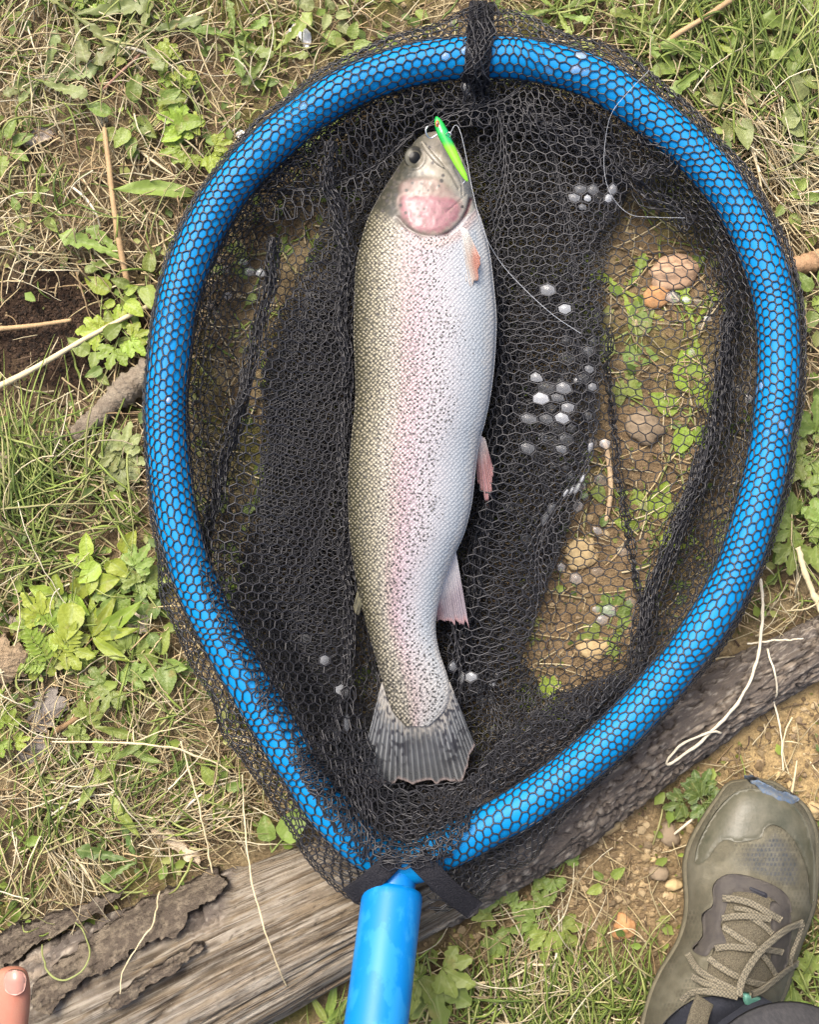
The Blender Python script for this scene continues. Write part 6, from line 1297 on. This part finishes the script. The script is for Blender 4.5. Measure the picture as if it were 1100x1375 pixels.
for i, (x, y, rx, ry, h, m_, rot, lab) in enumerate([(710, 1291, 9, 20, 0.006, sa_m, 5, 'pale upright oval stone in the grass below the gravel'), (733, 1294, 11, 9, 0.006, sa_m, 20, 'rounded pale stone right of the upright oval stone'), (838, 1243, 18, 15, 0.007, sb_m, 10, 'orange brown stone in the gravel left of the shoe'), (776, 1285, 11, 8, 0.005, sa_m, -20, 'small pale flat stone between grass and gravel'), (900, 1120, 13, 18, 0.006, sg_m, 10, 'brown grey stone beside the shoe toe'), (883, 1172, 13, 10, 0.006, sg_m, 0, 'rounded grey brown stone in the gravel, left of the shoe laces'), (878, 1154, 5, 4, 0.003, sa_m, 0, 'tiny yellow stone above the rounded grey brown stone'), (905, 1188, 11, 7, 0.004, sa_m, 15, 'sandy stone close to the shoe edge'), (818, 1110, 16, 9, 0.006, sa_m, 25, 'sandy stone tucked against the log'), (808, 1267, 5, 10, 0.004, sa_m, 10, 'narrow pale stone left of the orange stone'), (1065, 785, 8, 8, 0.005, sa_m, 0, 'angular yellow stone on the bank above the log, right'), (1062, 1056, 5, 9, 0.004, sa_m, 15, 'pale chip of stone above the shoe toe'), (1092, 1088, 9, 11, 0.005, sa_m, 0, 'sandy pebble at the right edge above the shoe'), (1048, 1040, 7, 6, 0.004, sa_m, 0, 'small yellow pebble on the earth above the blue toe bumper'), (905, 365, 34, 22, 0.0065, mat('pinkish_stone', (0.50, 0.34, 0.22), 0.85, 0.2, noise=(100, 0.6, (0.36, 0.22, 0.13)), bump=(400, 0.4, 0.001)), 10, 'pinkish brown stone under the mesh, upper right'), (870, 575, 26, 20, 0.006, sg_m, 0, 'light brown stone under the mesh, right of centre'), (885, 398, 18, 14, 0.005, sb_m, 20, 'orange brown stone under the mesh below the pinkish one'), (798, 870, 22, 16, 0.003, sa_m, 0, 'buried sandy stone under the mesh near the lower fold'), (780, 745, 26, 20, 0.003, sa_m, 30, 'sandy lump under the mesh at lower right')]):
    rock('stone', lab, x, y, rx, ry, h, m_, rot=rot, seed=i * 3 + 1, group='loose stones', rough_=0.55, sub=3)
# flakes of bark and wood, dried leaf, petal
def flake(name, label, poly, h, m, cat, bulge=0.003, zf=None, seed=0, res=4, ragged=5):
    zf = zf or (lambda x, y: gz(x, y))
    zz = lambda x, y: zf(x, y) + 0.0035 * fbm(x / 12, y / 12, seed, 3) + 0.001
    o = link(name, patch(name, poly, zz, h, m, res=res, thick=h + 0.003, bulge=bulge, ragged=ragged, edge=0.8), m); tag(o, label, cat); return o
chip_m = mat('pale_wood_chip', (0.56, 0.46, 0.32), 0.8, 0.2, noise=(60, 0.7, (0.36, 0.27, 0.17), (6, 1, 1)), bump=(500, 0.8, 0.0015))
flake('wood_chip', 'pale splintered wood chip in the straw above the log', [(196, 1105), (215, 1108), (240, 1122), (262, 1138), (270, 1150), (266, 1160), (248, 1152), (225, 1136), (205, 1120)], 0.010, chip_m, 'wood chip')
flake('wood_chip', 'bleached bark flake on the ground at the upper left', [(18, 190), (40, 176), (62, 172), (74, 180), (60, 190), (38, 196)], 0.006, mat('bleached_bark', (0.52, 0.44, 0.36), 0.85, 0.2, noise=(90, 0.7, (0.2, 0.16, 0.12)), bump=(400, 0.8, 0.002)), 'bark')
flake('wood_chip', 'torn pale bark piece against the netting at left', [(172, 838), (178, 818), (194, 808), (204, 824), (196, 846), (184, 850)], 0.007, mat('pale_bark', (0.55, 0.48, 0.38), 0.85, 0.2, noise=(90, 0.6, (0.3, 0.25, 0.18)), bump=(400, 0.8, 0.002)), 'bark')
rot_m = mat('decayed_wood', (0.36, 0.27, 0.17), 0.9, 0.15, noise=(50, 0.9, (0.12, 0.085, 0.05), (1, 5, 1)), bump=(260, 1.0, 0.004))
flake('decayed_wood', 'chunk of decayed brown wood at the left edge', [(-20, 862), (8, 856), (30, 868), (42, 888), (36, 906), (14, 916), (-10, 918), (-30, 890)], 0.018, rot_m, 'wood', bulge=0.004, seed=5, ragged=12)
flake('decayed_wood', 'grey splinter of dead wood left of the bright oval leaves', [(2, 822), (24, 826), (52, 832), (74, 838), (68, 848), (40, 850), (14, 840)], 0.008, grey_w, 'wood', seed=6)
dl_m = mat('dried_leaf_grey', (0.23, 0.205, 0.175), 0.85, 0.2, noise=(60, 0.8, (0.16, 0.14, 0.12)), bump=(260, 0.9, 0.003))
flake('dried_leaf', 'crumpled grey dried leaf in the grass at the left', [(36, 970), (44, 948), (58, 930), (78, 928), (90, 944), (88, 962), (70, 970), (52, 980)], 0.008, dl_m, 'dead leaf', bulge=0.002, seed=7, ragged=14)
flake('dried_leaf', 'lower grey dead leaf half hidden by straw at the left', [(22, 1020), (36, 1000), (56, 990), (72, 998), (62, 1016), (40, 1034)], 0.007, dl_m, 'dead leaf', bulge=0.002, seed=8, ragged=14)
flake('dried_leaf', 'curled brown dead leaf at the top edge, left of centre', [(150, -6), (178, -8), (188, 4), (172, 18), (156, 12)], 0.008, mat('brown_dead_leaf', (0.30, 0.17, 0.09), 0.8, 0.2, noise=(80, 0.6, (0.18, 0.1, 0.06)), bump=(260, 0.6, 0.002)), 'dead leaf', seed=9)
flake('petal', 'white petal on the dandelion above the upper left hoop', [(386, 44), (396, 34), (412, 40), (418, 56), (410, 66), (404, 52), (394, 50)], 0.010, sw_m, 'petal', bulge=0.004, seed=10, res=3)
flake('shell_fragment', 'white shell fragment beside the netting at the upper left', [(312, 180), (318, 174), (326, 178), (322, 186), (314, 187)], 0.006, sw_m, 'shell', seed=11, res=3)
bud = rock('dried_bud', 'withered dandelion bud hanging at the end of the reddish stem', 122, 122, 15, 7, 0.005, mat('green_bud', (0.16, 0.17, 0.05), 0.7, 0.3, noise=(100, 0.7, (0.30, 0.20, 0.06))), 'flower bud', rot=-8, seed=3)
sh_ = rock('seed_head', 'woolly seed head on top of the brown dry stalk', 137, 163, 9, 9, 0.006, mat('woolly_seed', (0.55, 0.50, 0.36), 0.9, 0.1, noise=(300, 0.8, (0.3, 0.26, 0.16)), bump=(900, 1.0, 0.003)), 'seed head', seed=4)
sh_.parent = bud_stalk
for k_ in ('label', 'category'): del sh_[k_]
rock('seed_pod', 'tiny pale seed pod on a stem left of the hoop', 177, 656, 5, 4, 0.003, mat('pale_pod', (0.66, 0.58, 0.38), 0.6, 0.3), 'seed pod', seed=5)
# the loose plate of bark on the log
bark_m = mat('loose_bark', (0.085, 0.068, 0.052), 0.9, 0.15, noise=(110, 0.8, (0.20, 0.165, 0.12), (1, 1, 1), (0.45, 0.62)), bump=(420, 1.0, 0.003))
def lz_arr(x, y): return np.array([logz(a, b) for a, b in zip(np.ravel(x), np.ravel(y))]).reshape(np.shape(x))
def bark_rel(x, y, sd_):
    a = (x * 0.88 - y * 0.47); b = (x * 0.47 + y * 0.88)
    return lz_arr(x, y) - 0.0030 + 0.0022 * fbm(a / 50, b / 8, sd_, 3) + 0.0014 * np.abs(fbm(a / 14, b / 12, sd_ + 5, 3)) - 0.0035 * np.maximum(0, 0.12 - np.abs(fbm(a / 60, b / 9, sd_ + 9, 2))) * 8
o = link('bark_plate', patch('bark_plate', [(40, 1330), (90, 1284), (140, 1244), (200, 1205), (250, 1184), (286, 1166), (304, 1188), (288, 1206), (258, 1222), (240, 1254), (204, 1262), (150, 1296), (100, 1326), (60, 1362)], lambda x, y: bark_rel(x, y, 8), 0.0015, bark_m, res=2.6, thick=0.008, ragged=7, edge=0.9), bark_m, log)
o = link('bark_plate', patch('bark_plate', [(0, 1255), (40, 1236), (90, 1222), (130, 1205), (160, 1196), (150, 1214), (110, 1236), (60, 1262), (20, 1290), (-10, 1300)], lambda x, y: bark_rel(x, y, 18), 0.0015, bark_m, res=2.6, thick=0.008, ragged=8, edge=0.9), bark_m, log)
o = link('bark_plate', patch('bark_plate', [(150, 1340), (210, 1300), (262, 1268), (268, 1276), (220, 1312), (160, 1352)], lambda x, y: bark_rel(x, y, 28), 0.0015, bark_m, res=2.6, thick=0.008, ragged=6, edge=0.9), bark_m, log)
